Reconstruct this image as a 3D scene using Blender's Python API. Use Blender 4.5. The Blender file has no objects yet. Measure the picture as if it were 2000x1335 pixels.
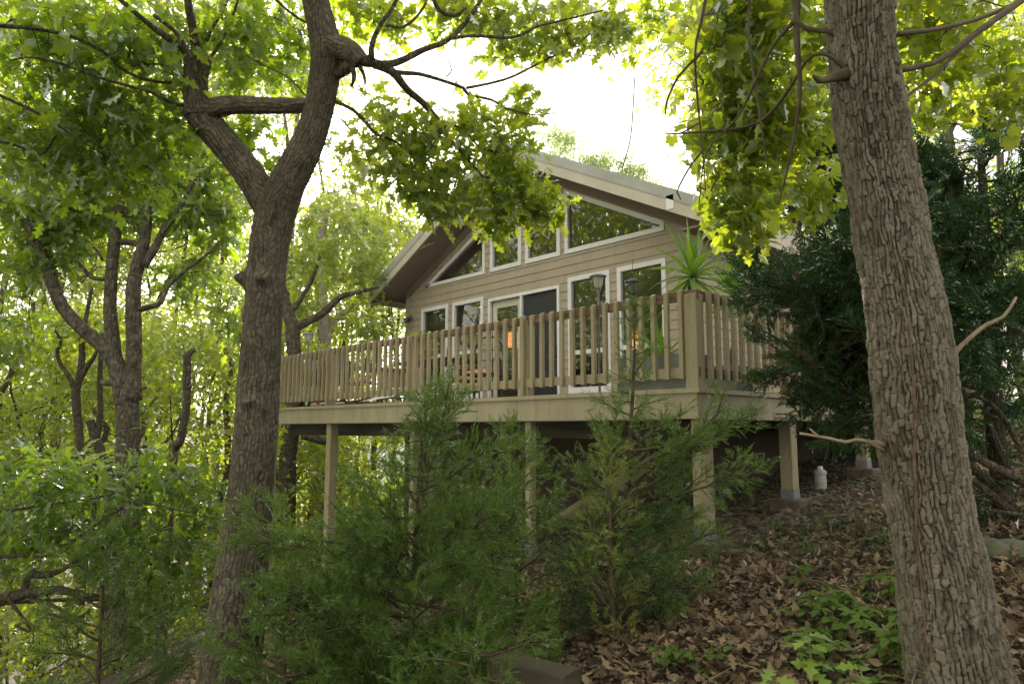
import bpy, math, random
import numpy as np

# ------------------------------------------------------------------ camera, sky, sun, exposure
scene = bpy.context.scene
FPX, YAW, PITCH, ROLL = 1368.24, 0.81404, 0.125035, 0.0015115
CAM = np.array([3.46492, -5.58266, 0.0])
cy_, sy_, cp_, sp_ = math.cos(YAW), math.sin(YAW), math.cos(PITCH), math.sin(PITCH)
FWD = np.array([-sy_ * cp_, cy_ * cp_, sp_])
r0 = np.array([cy_, sy_, 0.0])
u0 = np.cross(r0, FWD)
RGT = r0 * math.cos(ROLL) + u0 * math.sin(ROLL)
UPV = -r0 * math.sin(ROLL) + u0 * math.cos(ROLL)
from mathutils import Matrix
camd = bpy.data.cameras.new("camera")
cam = bpy.data.objects.new("camera", camd)
scene.collection.objects.link(cam)
cam.matrix_world = Matrix(((RGT[0], UPV[0], -FWD[0], CAM[0]), (RGT[1], UPV[1], -FWD[1], CAM[1]),
                           (RGT[2], UPV[2], -FWD[2], CAM[2]), (0, 0, 0, 1)))
camd.sensor_width = 36.0
camd.lens = FPX / 2000 * 36
camd.clip_start = 0.05
camd.clip_end = 2000
scene.camera = cam

SUN_DIR = np.array([-0.82315, 0.44404, 0.35390])
SUN_EL = math.asin(SUN_DIR[2])
world = bpy.data.worlds.new("World")
scene.world = world
world.use_nodes = True
wn = world.node_tree.nodes
wl = world.node_tree.links
bg = wn["Background"]
sky = wn.new("ShaderNodeTexSky")
sky.sky_type = 'NISHITA'
sky.sun_disc = False
sky.sun_elevation = SUN_EL
sky.sun_rotation = math.atan2(SUN_DIR[0], SUN_DIR[1])
sky.dust_density = 0.8
wtc = wn.new("ShaderNodeTexCoord")
wmap = wn.new("ShaderNodeMapping")
wmap.inputs['Scale'].default_value = (1.6, 1.6, 4.5)
wl.new(wtc.outputs['Generated'], wmap.inputs[0])
wnz = wn.new("ShaderNodeTexNoise")
wnz.inputs['Scale'].default_value = 1.7
wnz.inputs['Detail'].default_value = 7
wl.new(wmap.outputs[0], wnz.inputs[0])
wramp = wn.new("ShaderNodeMapRange")
wramp.inputs[1].default_value = 0.40
wramp.inputs[2].default_value = 0.58
wramp.inputs[3].default_value = 0.66
wramp.inputs[4].default_value = 0.95
wl.new(wnz.outputs[0], wramp.inputs[0])
wmix = wn.new("ShaderNodeMixRGB")
wl.new(wramp.outputs[0], wmix.inputs[0])
wl.new(sky.outputs[0], wmix.inputs[1])
wmix.inputs[2].default_value = (6.1, 5.65, 4.9, 1)
wdot = wn.new("ShaderNodeVectorMath"); wdot.operation = 'DOT_PRODUCT'; wdot.inputs[1].default_value = tuple(SUN_DIR)
wnrm = wn.new("ShaderNodeVectorMath"); wnrm.operation = 'NORMALIZE'
wl.new(wtc.outputs['Generated'], wnrm.inputs[0]); wl.new(wnrm.outputs[0], wdot.inputs[0])
wpw = wn.new("ShaderNodeMath"); wpw.operation = 'POWER'; wpw.inputs[1].default_value = 3500
wmx0 = wn.new("ShaderNodeMath"); wmx0.operation = 'MAXIMUM'; wmx0.inputs[1].default_value = 0.0
wl.new(wdot.outputs['Value'], wmx0.inputs[0]); wl.new(wmx0.outputs[0], wpw.inputs[0])
wadd = wn.new("ShaderNodeMixRGB"); wadd.blend_type = 'ADD'; wadd.inputs[0].default_value = 1.0
wsc = wn.new("ShaderNodeVectorMath"); wsc.operation = 'SCALE'; wsc.inputs[0].default_value = (160, 140, 105)
wl.new(wpw.outputs[0], wsc.inputs[3]); wl.new(wmix.outputs[0], wadd.inputs[1]); wl.new(wsc.outputs[0], wadd.inputs[2])
wl.new(wadd.outputs[0], bg.inputs[0])
bg.inputs[1].default_value = 0.15

sd = bpy.data.lights.new("sun", 'SUN')
sd.energy = 5.0
sd.angle = math.radians(0.5)
sd.color = (1.0, 0.90, 0.72)
sun = bpy.data.objects.new("sun", sd)
scene.collection.objects.link(sun)
from mathutils import Vector
sun.rotation_euler = Vector(SUN_DIR).to_track_quat('Z', 'Y').to_euler()
sun.location = (-40, 20, 30)

vs = scene.view_settings
vs.view_transform = 'Standard'
vs.look = 'None'
vs.exposure = 1.15
vs.gamma = 1.0
scene.cycles.max_bounces = 7
scene.cycles.diffuse_bounces = 4
scene.cycles.glossy_bounces = 3
scene.cycles.transmission_bounces = 4
scene.cycles.transparent_max_bounces = 8
scene.cycles.sample_clamp_indirect = 4.0
scene.cycles.caustics_reflective = False
scene.cycles.caustics_refractive = False

HAZE = 0.0008
COL = scene.collection
PI = math.pi
RNG = np.random.default_rng(7)

# ------------------------------------------------------------------ helpers
def at(u, v, D):
    """point at depth D metres along the view axis whose image lies at (u, v) of the 2000 px photo"""
    return CAM + D * (FWD + RGT * (u - 1000) / FPX - UPV * (v - 667.5) / FPX)

def gh(x, y):
    """height of the wooded slope"""
    x = np.asarray(x, float); y = np.asarray(y, float)
    s = -(0.687 * x + 0.727 * y)
    z = np.where(s < 0, -1.1 - 0.17 * s, -1.1 - 0.28 * s)
    z = np.where(s > 7, -3.06 - 0.48 * (s - 7), z)
    z = np.where(s > 34, -16.02 - 0.05 * (s - 34), z)
    z = np.where(s < -9, 0.43 - 0.06 * (s + 9), z)
    n = 0.035 * np.sin(1.7 * x + 0.9 * y) * np.sin(1.3 * y - 0.6 * x) + 0.018 * np.sin(4.1 * x + 1.2) * np.sin(3.7 * y)
    return z + n

def ground_hit(u, v):
    d = FWD + RGT * (u - 1000) / FPX - UPV * (v - 667.5) / FPX
    t = 0.8
    while t < 80:
        P = CAM + d * t
        if P[2] < gh(P[0], P[1]):
            return P
        t += 0.02
    return CAM + d * 10

def norm(a):
    a = np.asarray(a, float)
    return a / np.maximum(np.linalg.norm(a, axis=-1, keepdims=True), 1e-9)

class MB:
    def __init__(self):
        self.v = []; self.f = []; self.n = 0; self.attr = []
    def add(self, verts, faces, attr=None):
        verts = np.asarray(verts, float).reshape(-1, 3)
        if not isinstance(faces, list):
            faces = [faces]
        for fa in faces:
            fa = np.asarray(fa, int)
            if fa.size:
                self.f.append(fa + self.n)
        self.v.append(verts)
        self.attr.append(np.full(len(verts), 0.5) if attr is None else attr)
        self.n += len(verts)
    def build(self, name, mats, parent=None, smooth=False, attr=False):
        me = bpy.data.meshes.new(name)
        if self.n:
            V = np.concatenate(self.v)
            me.vertices.add(len(V)); me.vertices.foreach_set("co", V.astype(np.float32).ravel())
            loops = np.concatenate([f.ravel() for f in self.f]).astype(np.int32)
            tot = np.concatenate([np.full(len(f), f.shape[1], np.int32) for f in self.f])
            st = np.concatenate([[0], np.cumsum(tot)[:-1]]).astype(np.int32)
            me.loops.add(len(loops)); me.loops.foreach_set("vertex_index", loops)
            me.polygons.add(len(tot)); me.polygons.foreach_set("loop_start", st)
            me.polygons.foreach_set("loop_total", tot)
            me.polygons.foreach_set("use_smooth", np.full(len(tot), bool(smooth)))
            me.update(calc_edges=True)
            if attr:
                a = me.attributes.new("bark", 'FLOAT', 'POINT')
                a.data.foreach_set("value", np.concatenate(self.attr).astype(np.float32))
            me.validate()
        if not isinstance(mats, (list, tuple)):
            mats = [mats]
        for m in mats:
            me.materials.append(m)
        ob = bpy.data.objects.new(name, me)
        COL.objects.link(ob)
        if parent is not None:
            ob.parent = parent
            ob.matrix_parent_inverse = parent.matrix_world.inverted()
        return ob

def empty(name, loc, label=None, cat=None, group=None):
    o = bpy.data.objects.new(name, None)
    COL.objects.link(o)
    o.location = tuple(float(q) for q in loc)
    o.empty_display_size = 0.2
    o.matrix_world = Matrix.Translation(o.location)
    return tag(o, label, cat, group)

def tag(o, label=None, cat=None, group=None, kind=None):
    if label: o['label'] = label
    if cat: o['category'] = cat
    if group: o['group'] = group
    if kind: o['kind'] = kind
    return o

BOXF = np.array([[0, 3, 2, 1], [4, 5, 6, 7], [0, 1, 5, 4], [1, 2, 6, 5], [2, 3, 7, 6], [3, 0, 4, 7]])
def box(mb, x0, x1, y0, y1, z0, z1):
    mb.add([(x0, y0, z0), (x1, y0, z0), (x1, y1, z0), (x0, y1, z0),
            (x0, y0, z1), (x1, y0, z1), (x1, y1, z1), (x0, y1, z1)], BOXF)

def bevbox(mb, x0, x1, y0, y1, z0, z1, b=0.006):
    """box whose vertical edges and top are chamfered"""
    ring = lambda i, z: [(x0 + i, y0 + b, z), (x0 + b, y0 + i, z), (x1 - b, y0 + i, z), (x1 - i, y0 + b, z),
                         (x1 - i, y1 - b, z), (x1 - b, y1 - i, z), (x0 + b, y1 - i, z), (x0 + i, y1 - b, z)]
    V = ring(0, z0) + ring(0, z1 - b) + ring(b * 0.7, z1)
    F = []
    for k in range(2):
        for i in range(8):
            j = (i + 1) % 8
            F.append((k * 8 + i, k * 8 + j, k * 8 + 8 + j, k * 8 + 8 + i))
    mb.add(V, [np.array(F), np.array([[16, 17, 18, 19, 20, 21, 22, 23]]), np.array([[7, 6, 5, 4, 3, 2, 1, 0]])])

def prism(mb, poly, axis, a0, a1):
    """extrude polygon (list of 2-tuples) along axis 'x','y','z'"""
    n = len(poly)
    def P(p, a):
        return {'x': (a, p[0], p[1]), 'y': (p[0], a, p[1]), 'z': (p[0], p[1], a)}[axis]
    V = [P(p, a0) for p in poly] + [P(p, a1) for p in poly]
    side = np.array([(i, (i + 1) % n, n + (i + 1) % n, n + i) for i in range(n)])
    mb.add(V, [side, np.array([list(range(n))[::-1]]), np.array([list(range(n, 2 * n))])])

def resample(pts, rad, step):
    pts = np.asarray(pts, float); rad = np.asarray(rad, float)
    # Catmull-Rom through the points
    P = np.vstack([2 * pts[0] - pts[1], pts, 2 * pts[-1] - pts[-2]])
    R = np.concatenate([[rad[0]], rad, [rad[-1]]])
    out = []; ro = []
    for i in range(1, len(P) - 2):
        L = np.linalg.norm(P[i + 1] - P[i]); n = max(1, int(math.ceil(L / step)))
        t = (np.arange(n) / n)[:, None]
        out.append(0.5 * ((2 * P[i]) + (-P[i - 1] + P[i + 1]) * t + (2 * P[i - 1] - 5 * P[i] + 4 * P[i + 1] - P[i + 2]) * t * t
                          + (-P[i - 1] + 3 * P[i] - 3 * P[i + 1] + P[i + 2]) * t ** 3))
        ro.append(R[i] + (R[i + 1] - R[i]) * t[:, 0])
    out.append(P[-2][None]); ro.append([R[-2]])
    return np.concatenate(out), np.concatenate(ro)

def frames(P):
    T = norm(np.gradient(P, axis=0))
    a = np.array([0.0, 0.0, 1.0]) if abs(T[0][2]) < 0.9 else np.array([1.0, 0, 0])
    n = norm(np.cross(T[0], a)); N = [n]
    for i in range(1, len(P)):
        n = n - T[i] * np.dot(n, T[i]); n = n / max(np.linalg.norm(n), 1e-9); N.append(n)
    N = np.array(N)
    return T, N, np.cross(T, N)

def tube(mb, pts, rad, nseg=6, step=None, cap=True, wob=0.0, rng=RNG):
    P = np.asarray(pts, float); R = np.asarray(rad, float) * np.ones(len(P))
    if step: P, R = resample(P, R, step)
    T, N, B = frames(P)
    th = np.arange(nseg) / nseg * 2 * PI
    RR = R[:, None] * np.ones(nseg)
    if wob: RR = RR * (1 + wob * rng.standard_normal(RR.shape))
    V = P[:, None, :] + RR[..., None] * (np.cos(th)[None, :, None] * N[:, None, :] + np.sin(th)[None, :, None] * B[:, None, :])
    m = len(P)
    i = np.arange(m - 1)[:, None] * nseg; j = np.arange(nseg)[None, :]; j2 = (j + 1) % nseg
    F = np.stack([i + j, i + j2, i + nseg + j2, i + nseg + j], -1).reshape(-1, 4)
    fs = [F]
    if cap:
        fs.append(np.arange(nseg)[::-1][None, :]); fs.append((np.arange(nseg) + (m - 1) * nseg)[None, :])
    mb.add(V.reshape(-1, 3), fs)
    return P, R

def lathe(mb, prof, c, nseg=24):
    prof = np.asarray(prof, float); th = np.arange(nseg) / nseg * 2 * PI
    V = np.stack([c[0] + prof[:, 0][:, None] * np.cos(th), c[1] + prof[:, 0][:, None] * np.sin(th),
                  (c[2] + prof[:, 1])[:, None] * np.ones(nseg)], -1)
    m = len(prof); i = np.arange(m - 1)[:, None] * nseg; j = np.arange(nseg)[None, :]; j2 = (j + 1) % nseg
    F = np.stack([i + j, i + j2, i + nseg + j2, i + nseg + j], -1).reshape(-1, 4)
    mb.add(V.reshape(-1, 3), [F, np.arange(nseg)[::-1][None, :], (np.arange(nseg) + (m - 1) * nseg)[None, :]])

# numpy value noise and cell pattern for bark -----------------------------------------------
def h2(i, j, k=0):
    x = np.sin(i * 127.1 + j * 311.7 + k * 74.7) * 43758.5453
    return x - np.floor(x)
def vnoise(x, y, px=None, k=0):
    xi = np.floor(x); yi = np.floor(y); fx = x - xi; fy = y - yi
    fx = fx * fx * (3 - 2 * fx); fy = fy * fy * (3 - 2 * fy)
    w = (lambda q: np.mod(q, px)) if px else (lambda q: q)
    a = h2(w(xi), yi, k); b = h2(w(xi + 1), yi, k); c = h2(w(xi), yi + 1, k); d = h2(w(xi + 1), yi + 1, k)
    return (a * (1 - fx) + b * fx) * (1 - fy) + (c * (1 - fx) + d * fx) * fy
def plates(x, y, px):
    """vertical plates in wavering columns, broken across at uneven heights"""
    col = np.floor(x); fx = x - col; c = np.mod(col, px)
    yy = y + 7.3 * h2(c, 0 * c, 1) + (fx - .5) * .5 * (h2(c, np.floor(y), 3) - .5) * 2
    row = np.floor(yy); fy = yy - row
    lo = .28 * h2(c, row, 2); hi = 1 - .0 + .28 * h2(c, row + 1, 2)
    up = fy < lo
    idr = np.where(up, row - 1, row)
    dlo = np.where(up, 9, fy - lo); dhi = np.where(up, lo - fy, hi - fy)
    wk = .25 + 1.1 * h2(c, idr, 7)
    ev = np.minimum(fx, 1 - fx); soft = np.where(h2(c, idr, 8) < .22, .3, 0) * (fx > .5)
    eh = np.minimum(dlo, dhi) * 1.5 + .10 * wk
    return np.minimum(ev + soft, eh), h2(c, idr, 5)

def bark_tube(mb, pts, rad, cw, ch, depth, res=0.0055, bumps=(), seed=0, crisp=0.16):
    P, R = resample(pts, rad, res)
    k = np.ones(41) / 41
    pad = lambda a: np.concatenate([np.repeat(a[:1], 20, 0), a, np.repeat(a[-1:], 20, 0)])
    if len(P) > 60:
        P = np.stack([np.convolve(pad(P[:, i]), k, 'valid') for i in range(3)], -1)
        R = np.convolve(pad(R), k, 'valid')
    T, N, B = frames(P)
    rm = R.mean(); nseg = int(2 * PI * rm / res); ncell = max(6, int(round(2 * PI * rm / cw / 2)) * 2)
    th = np.arange(nseg) / nseg * 2 * PI
    S = np.concatenate([[0], np.cumsum(np.linalg.norm(np.diff(P, axis=0), axis=1))])
    A = (th / (2 * PI) * ncell)[None, :] * np.ones((len(P), 1)); L = (S / ch)[:, None] * np.ones((1, nseg)) + seed * 13.7
    wa = A + 1.5 * (vnoise(A * 0.5, L * 0.55, ncell * 0.5, 3) - 0.5) + .5 * (vnoise(A, L * 1.1, ncell, 13) - .5) + 0.22 * (vnoise(A * 2, L * 2.5, ncell * 2, 4) - 0.5)
    wb = L + 0.35 * (vnoise(A, L * 1.3, ncell, 6) - 0.5) 
    dd_, idv = plates(wa, wb, ncell)
    dd_ = dd_ + .10 * (vnoise(A * 4, L * 5, ncell * 4, 14) - .5)
    e = np.clip(dd_ / crisp, 0, 1); e = e * e * (3 - 2 * e)
    fine = vnoise(A * 5, L * 3.2, ncell * 5, 7)
    fine2 = vnoise(A * 9, L * 12, ncell * 9, 8)
    stri = vnoise(A * 10, L * 2.2, ncell * 10, 17); ridge = vnoise(A * .5, L * .22, ncell * .5 if ncell % 2 == 0 else None, 18)
    hgt = depth * (e * (0.45 + 0.75 * idv) + 0.35 * (fine - 0.5) * e + 0.16 * (fine2 - 0.5) + .22 * (stri - .5) * e + 1.0 * (ridge - .5))
    low = vnoise(A * 0.33, L * 0.25, None, 11) * 0
    RR = R[:, None] * (1 + 0.03 * np.sin(2 * th + S[:, None] * 1.7) + 0.02 * np.sin(3 * th - S[:, None] * 3.1)) + hgt + low
    for (s0, a0, sa, ss, hh) in bumps:
        da = np.angle(np.exp(1j * (th - a0)))[None, :] * rm
        RR = RR + hh * np.exp(-(da / sa) ** 2 - ((S[:, None] - s0) / ss) ** 2)
    V = P[:, None, :] + RR[..., None] * (np.cos(th)[None, :, None] * N[:, None, :] + np.sin(th)[None, :, None] * B[:, None, :])
    m = len(P); i = np.arange(m - 1)[:, None] * nseg; j = np.arange(nseg)[None, :]; j2 = (j + 1) % nseg
    F = np.stack([i + j, i + j2, i + nseg + j2, i + nseg + j], -1).reshape(-1, 4)
    mb.add(V.reshape(-1, 3), [F, (np.arange(nseg) + (m - 1) * nseg)[None, :]], np.clip(e * (0.45 + 0.55 * idv) + 0.35 * (fine - 0.5), 0, 1).ravel())
    return P, R, T, N, B

# leaf templates ----------------------------------------------------------------------------
def strip_leaf(st, fold=0.22, curl=-0.18):
    V = []; F = []
    for (y, w) in st:
        z = curl * y * y
        V += [(-w, y, z + fold * w), (0, y, z), (w, y, z + fold * w)]
    for i in range(len(st) - 1):
        a = 3 * i
        F += [(a, a + 1, a + 4, a + 3), (a + 1, a + 2, a + 5, a + 4)]
    return np.array(V), np.array(F)
OAK = strip_leaf([(-0.12, .008), (0.06, .03), (0.2, .20), (.27, .07), (.46, .33), (.54, .10), (.74, .30), (.82, .12), (1.0, .05)])
OAKM = strip_leaf([(-.05, .01), (.24, .22), (.34, .08), (.58, .32), (.68, .12), (1.0, .06)])
ELM = strip_leaf([(-.06, .01), (.22, .22), (.5, .30), (.8, .18), (1.0, .01)])
LEAF2 = (np.array([(0, 0, 0), (-.3, .5, .09), (0, 1, -.12), (.3, .5, .09)]), np.array([(0, 3, 2, 1)]))
def star_leaf():
    ang = [-90, -62, -35, -12, 8, 24, 40, 54, 68, 80, 90]
    rr = [.14, .30, .44, .50, .42, .56, .60, .44, .56, .64, .60]
    V = [(0, .32, 0)]; pts = []
    for a, r in zip(ang, rr): pts.append((.95 * r * math.cos(math.radians(a)), .32 + r * math.sin(math.radians(a)), .14 * r * math.cos(math.radians(a))))
    for p in pts: V.append(p)
    for p in pts[::-1][1:-1]: V.append((-p[0], p[1], p[2] + .03))
    n = len(V) - 1
    return np.array(V), np.array([(0, 1 + i, 1 + (i + 1) % n) for i in range(n)])
STAR = star_leaf()
def spray(n, w, seed, spread=0.9, sub=0.42):
    """feathery juniper twig: a midrib with slender side shoots, all thin faces"""
    r = np.random.default_rng(seed); V = []; F = []
    def sl(p, d, L, ww):
        d = norm(d); s = norm(np.cross(d, r.standard_normal(3))); b = len(V)
        V.extend([p - s * ww, p + s * ww, p + d * L]); F.append((b, b + 1, b + 2))
    sl(np.array([0, 0, 0.]), np.array([0, 1, 0.]), 1.0, w * .7)
    for k in range(n):
        y = 0.06 + 0.86 * k / n; sg = 1 if k % 2 else -1
        L = sub * (1 - .55 * y) * r.uniform(.7, 1.2)
        d = np.array([sg * spread * r.uniform(.6, 1.1), 1, r.uniform(-.35, .35)])
        p = np.array([0, y, 0.]); sl(p, d, L, w)
        dn = norm(d)
        for q in (.35, .65):
            sl(p + dn * L * q, dn + np.array([r.uniform(-.8, .8), r.uniform(.2, .8), r.uniform(-.5, .5)]), L * .45, w * .9)
    return np.array(V), np.array(F)
SPRAYS = [spray(12, .025, s) for s in (1, 2, 3)]
SPRAYD = [spray(13, .030, s, .8, .5) for s in (4, 5, 6)]

def scatter(mb, tmpl, pos, dirs, nrm, size, bend=None):
    tv, tf = tmpl
    pos = np.asarray(pos, float); D = norm(dirs)
    Nn = np.asarray(nrm, float); Nn = norm(Nn - D * np.sum(Nn * D, 1, keepdims=True)); S = np.cross(D, Nn)
    size = np.asarray(size, float) * np.ones(len(pos))
    x = tv[None, :, 0, None]; y = tv[None, :, 1, None]; z = tv[None, :, 2, None]
    if bend is not None: z = z + bend[:, None, None] * (y ** 2)
    V = pos[:, None, :] + size[:, None, None] * (x * S[:, None, :] + y * D[:, None, :] + z * Nn[:, None, :])
    F = tf[None] + (np.arange(len(pos)) * len(tv))[:, None, None]
    mb.add(V.reshape(-1, 3), F.reshape(-1, tf.shape[1]))

def leaves_at(mb, tmpl, centers, outdir, k, spreadr, size, rng, up=0.75, droop=0.15, sv=0.3):
    """k leaves round each centre"""
    C = np.repeat(np.asarray(centers), k, 0); O = np.repeat(norm(outdir), k, 0)
    n = len(C)
    d = norm(O * 0.6 + rng.standard_normal((n, 3)) * 0.75 + np.array([0, 0, -droop]))
    pos = C + rng.standard_normal((n, 3)) * spreadr
    nr = rng.standard_normal((n, 3)) * 0.55 + np.array([0, 0, up])
    scatter(mb, tmpl, pos, d, nr, size * rng.uniform(1 - sv, 1 + sv, n), rng.uniform(-.25, .15, n))

# ------------------------------------------------------------------ materials
def mat(name, base=(.5, .5, .5), rough=.6, spec=None):
    m = bpy.data.materials.new(name); m.use_nodes = True
    b = m.node_tree.nodes["Principled BSDF"]
    b.inputs['Base Color'].default_value = (*base, 1); b.inputs['Roughness'].default_value = rough
    if spec is not None: b.inputs['Specular IOR Level'].default_value = spec
    return m, m.node_tree.nodes, m.node_tree.links, b

def noisy(name, c1, c2, scale=5, rough=.7, detail=5, stretch=(1, 1, 1), bump=0.0, bscale=None, lo=.35, hi=.65, spec=None, c3=None):
    m, n, l, b = mat(name, c1, rough, spec)
    tc = n.new("ShaderNodeTexCoord"); mp = n.new("ShaderNodeMapping"); mp.inputs['Scale'].default_value = stretch
    l.new(tc.outputs['Object'], mp.inputs[0])
    nz = n.new("ShaderNodeTexNoise"); nz.inputs['Scale'].default_value = scale; nz.inputs['Detail'].default_value = detail
    l.new(mp.outputs[0], nz.inputs[0])
    rp = n.new("ShaderNodeValToRGB"); rp.color_ramp.elements[0].position = lo; rp.color_ramp.elements[1].position = hi
    rp.color_ramp.elements[0].color = (*c1, 1); rp.color_ramp.elements[1].color = (*c2, 1)
    if c3:
        e = rp.color_ramp.elements.new((lo + hi) / 2); e.color = (*c3, 1)
    l.new(nz.outputs[0], rp.inputs[0]); l.new(rp.outputs[0], b.inputs['Base Color'])
    if bump:
        n2 = n.new("ShaderNodeTexNoise"); n2.inputs['Scale'].default_value = bscale or scale * 4; n2.inputs['Detail'].default_value = 6
        l.new(mp.outputs[0], n2.inputs[0])
        bp = n.new("ShaderNodeBump"); bp.inputs['Strength'].default_value = min(1, bump * 10); bp.inputs['Distance'].default_value = bump
        l.new(n2.outputs[0], bp.inputs['Height']); l.new(bp.outputs[0], b.inputs['Normal'])
    return m

def painted(name, c1, c2, stain, rough=.6):
    m = noisy(name, c1, c2, 3.5, rough, stretch=(1, 1, .3), bump=.0012, bscale=45, lo=.3, hi=.7)
    n = m.node_tree.nodes; l = m.node_tree.links; b = n["Principled BSDF"]
    src = b.inputs['Base Color'].links[0].from_socket
    tc = n.new("ShaderNodeTexCoord"); mp = n.new("ShaderNodeMapping"); mp.inputs['Scale'].default_value = (5, 5, .8); l.new(tc.outputs['Object'], mp.inputs[0])
    nz = n.new("ShaderNodeTexNoise"); nz.inputs['Scale'].default_value = 2.2; nz.inputs['Detail'].default_value = 9; nz.inputs['Roughness'].default_value = .7; l.new(mp.outputs[0], nz.inputs[0])
    mr = n.new("ShaderNodeMapRange"); mr.inputs[1].default_value = .50; mr.inputs[2].default_value = .72; mr.inputs[4].default_value = .75; l.new(nz.outputs[0], mr.inputs[0])
    mx = n.new("ShaderNodeMixRGB"); mx.inputs[2].default_value = (*stain, 1); l.new(mr.outputs[0], mx.inputs[0]); l.new(src, mx.inputs[1]); l.new(mx.outputs[0], b.inputs['Base Color'])
    return m

def leafmat(name, ca, cb, ta, tb, tf=0.5, rough=.42, gloss=.10):
    m = bpy.data.materials.new(name); m.use_nodes = True
    n = m.node_tree.nodes; l = m.node_tree.links; n.clear()
    out = n.new("ShaderNodeOutputMaterial"); geo = n.new("ShaderNodeNewGeometry")
    def mix(a, b):
        x = n.new("ShaderNodeMixRGB"); x.inputs[1].default_value = (*a, 1); x.inputs[2].default_value = (*b, 1)
        l.new(geo.outputs['Random Per Island'], x.inputs[0]); return x
    d = n.new("ShaderNodeBsdfDiffuse"); l.new(mix(ca, cb).outputs[0], d.inputs[0])
    t = n.new("ShaderNodeBsdfTranslucent"); l.new(mix(ta, tb).outputs[0], t.inputs[0])
    g = n.new("ShaderNodeBsdfGlossy"); g.inputs['Roughness'].default_value = rough; g.inputs[0].default_value = (.9, .95, 1, 1)
    m1 = n.new("ShaderNodeMixShader"); m1.inputs[0].default_value = tf
    l.new(d.outputs[0], m1.inputs[1]); l.new(t.outputs[0], m1.inputs[2])
    fr = n.new("ShaderNodeFresnel"); fr.inputs[0].default_value = 1.4
    mu = n.new("ShaderNodeMath"); mu.operation = 'MULTIPLY'; mu.inputs[1].default_value = gloss * 10
    l.new(fr.outputs[0], mu.inputs[0])
    mc = n.new("ShaderNodeMath"); mc.operation = 'MINIMUM'; mc.inputs[1].default_value = .35; l.new(mu.outputs[0], mc.inputs[0])
    m2 = n.new("ShaderNodeMixShader"); l.new(mc.outputs[0], m2.inputs[0])
    l.new(m1.outputs[0], m2.inputs[1]); l.new(g.outputs[0], m2.inputs[2]); l.new(m2.outputs[0], out.inputs[0])
    return m

def barkmat(name, dark, mid, light, attr=True, scale=9, bump=.02):
    m, n, l, b = mat(name, mid, .88, .25)
    tc = n.new("ShaderNodeTexCoord"); nz = n.new("ShaderNodeTexNoise"); nz.inputs['Scale'].default_value = 14; nz.inputs['Detail'].default_value = 8
    l.new(tc.outputs['Object'], nz.inputs[0])
    rp = n.new("ShaderNodeValToRGB")
    rp.color_ramp.elements[0].position = .12; rp.color_ramp.elements[0].color = (*dark, 1)
    rp.color_ramp.elements[1].position = .85; rp.color_ramp.elements[1].color = (*light, 1)
    e = rp.color_ramp.elements.new(.45); e.color = (*mid, 1)
    if attr:
        at_ = n.new("ShaderNodeAttribute"); at_.attribute_name = "bark"
        a = n.new("ShaderNodeMath"); a.operation = 'MULTIPLY'; a.inputs[1].default_value = .62; l.new(at_.outputs['Fac'], a.inputs[0])
        c = n.new("ShaderNodeMath"); c.operation = 'MULTIPLY_ADD'; c.inputs[1].default_value = .55; l.new(nz.outputs[0], c.inputs[0]); l.new(a.outputs[0], c.inputs[2])
        l.new(c.outputs[0], rp.inputs[0])
        n3 = n.new("ShaderNodeTexNoise"); n3.inputs['Scale'].default_value = 120; n3.inputs['Detail'].default_value = 4; l.new(tc.outputs['Object'], n3.inputs[0])
        bp = n.new("ShaderNodeBump"); bp.inputs['Strength'].default_value = .5; bp.inputs['Distance'].default_value = .003
        l.new(n3.outputs[0], bp.inputs['Height']); l.new(bp.outputs[0], b.inputs['Normal'])
        n4 = n.new("ShaderNodeTexNoise"); n4.inputs['Scale'].default_value = 1.8; n4.inputs['Detail'].default_value = 3; l.new(tc.outputs['Object'], n4.inputs[0])
        mm = n.new("ShaderNodeMixRGB"); mm.blend_type = 'MULTIPLY'; mm.inputs[0].default_value = .55
        r2 = n.new("ShaderNodeValToRGB"); r2.color_ramp.elements[0].position = .35; r2.color_ramp.elements[1].position = .62
        r2.color_ramp.elements[0].color = (.50, .50, .40, 1); r2.color_ramp.elements[1].color = (1, 1, 1, 1)
        l.new(n4.outputs[0], r2.inputs[0]); l.new(rp.outputs[0], mm.inputs[1]); l.new(r2.outputs[0], mm.inputs[2]); l.new(mm.outputs[0], b.inputs['Base Color'])
    else:
        mp = n.new("ShaderNodeMapping"); mp.inputs['Scale'].default_value = (1, 1, .35); l.new(tc.outputs['Object'], mp.inputs[0])
        vo = n.new("ShaderNodeTexVoronoi"); vo.feature = 'DISTANCE_TO_EDGE'; vo.inputs['Scale'].default_value = scale * 3; l.new(mp.outputs[0], vo.inputs[0])
        mr = n.new("ShaderNodeMapRange"); mr.inputs[2].default_value = .16; l.new(vo.outputs[0], mr.inputs[0])
        l.new(nz.outputs[0], rp.inputs[0]); l.new(rp.outputs[0], b.inputs['Base Color'])
        bp = n.new("ShaderNodeBump"); bp.inputs['Strength'].default_value = .9; bp.inputs['Distance'].default_value = bump
        l.new(mr.outputs[0], bp.inputs['Height']); l.new(bp.outputs[0], b.inputs['Normal'])
    return m

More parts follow.
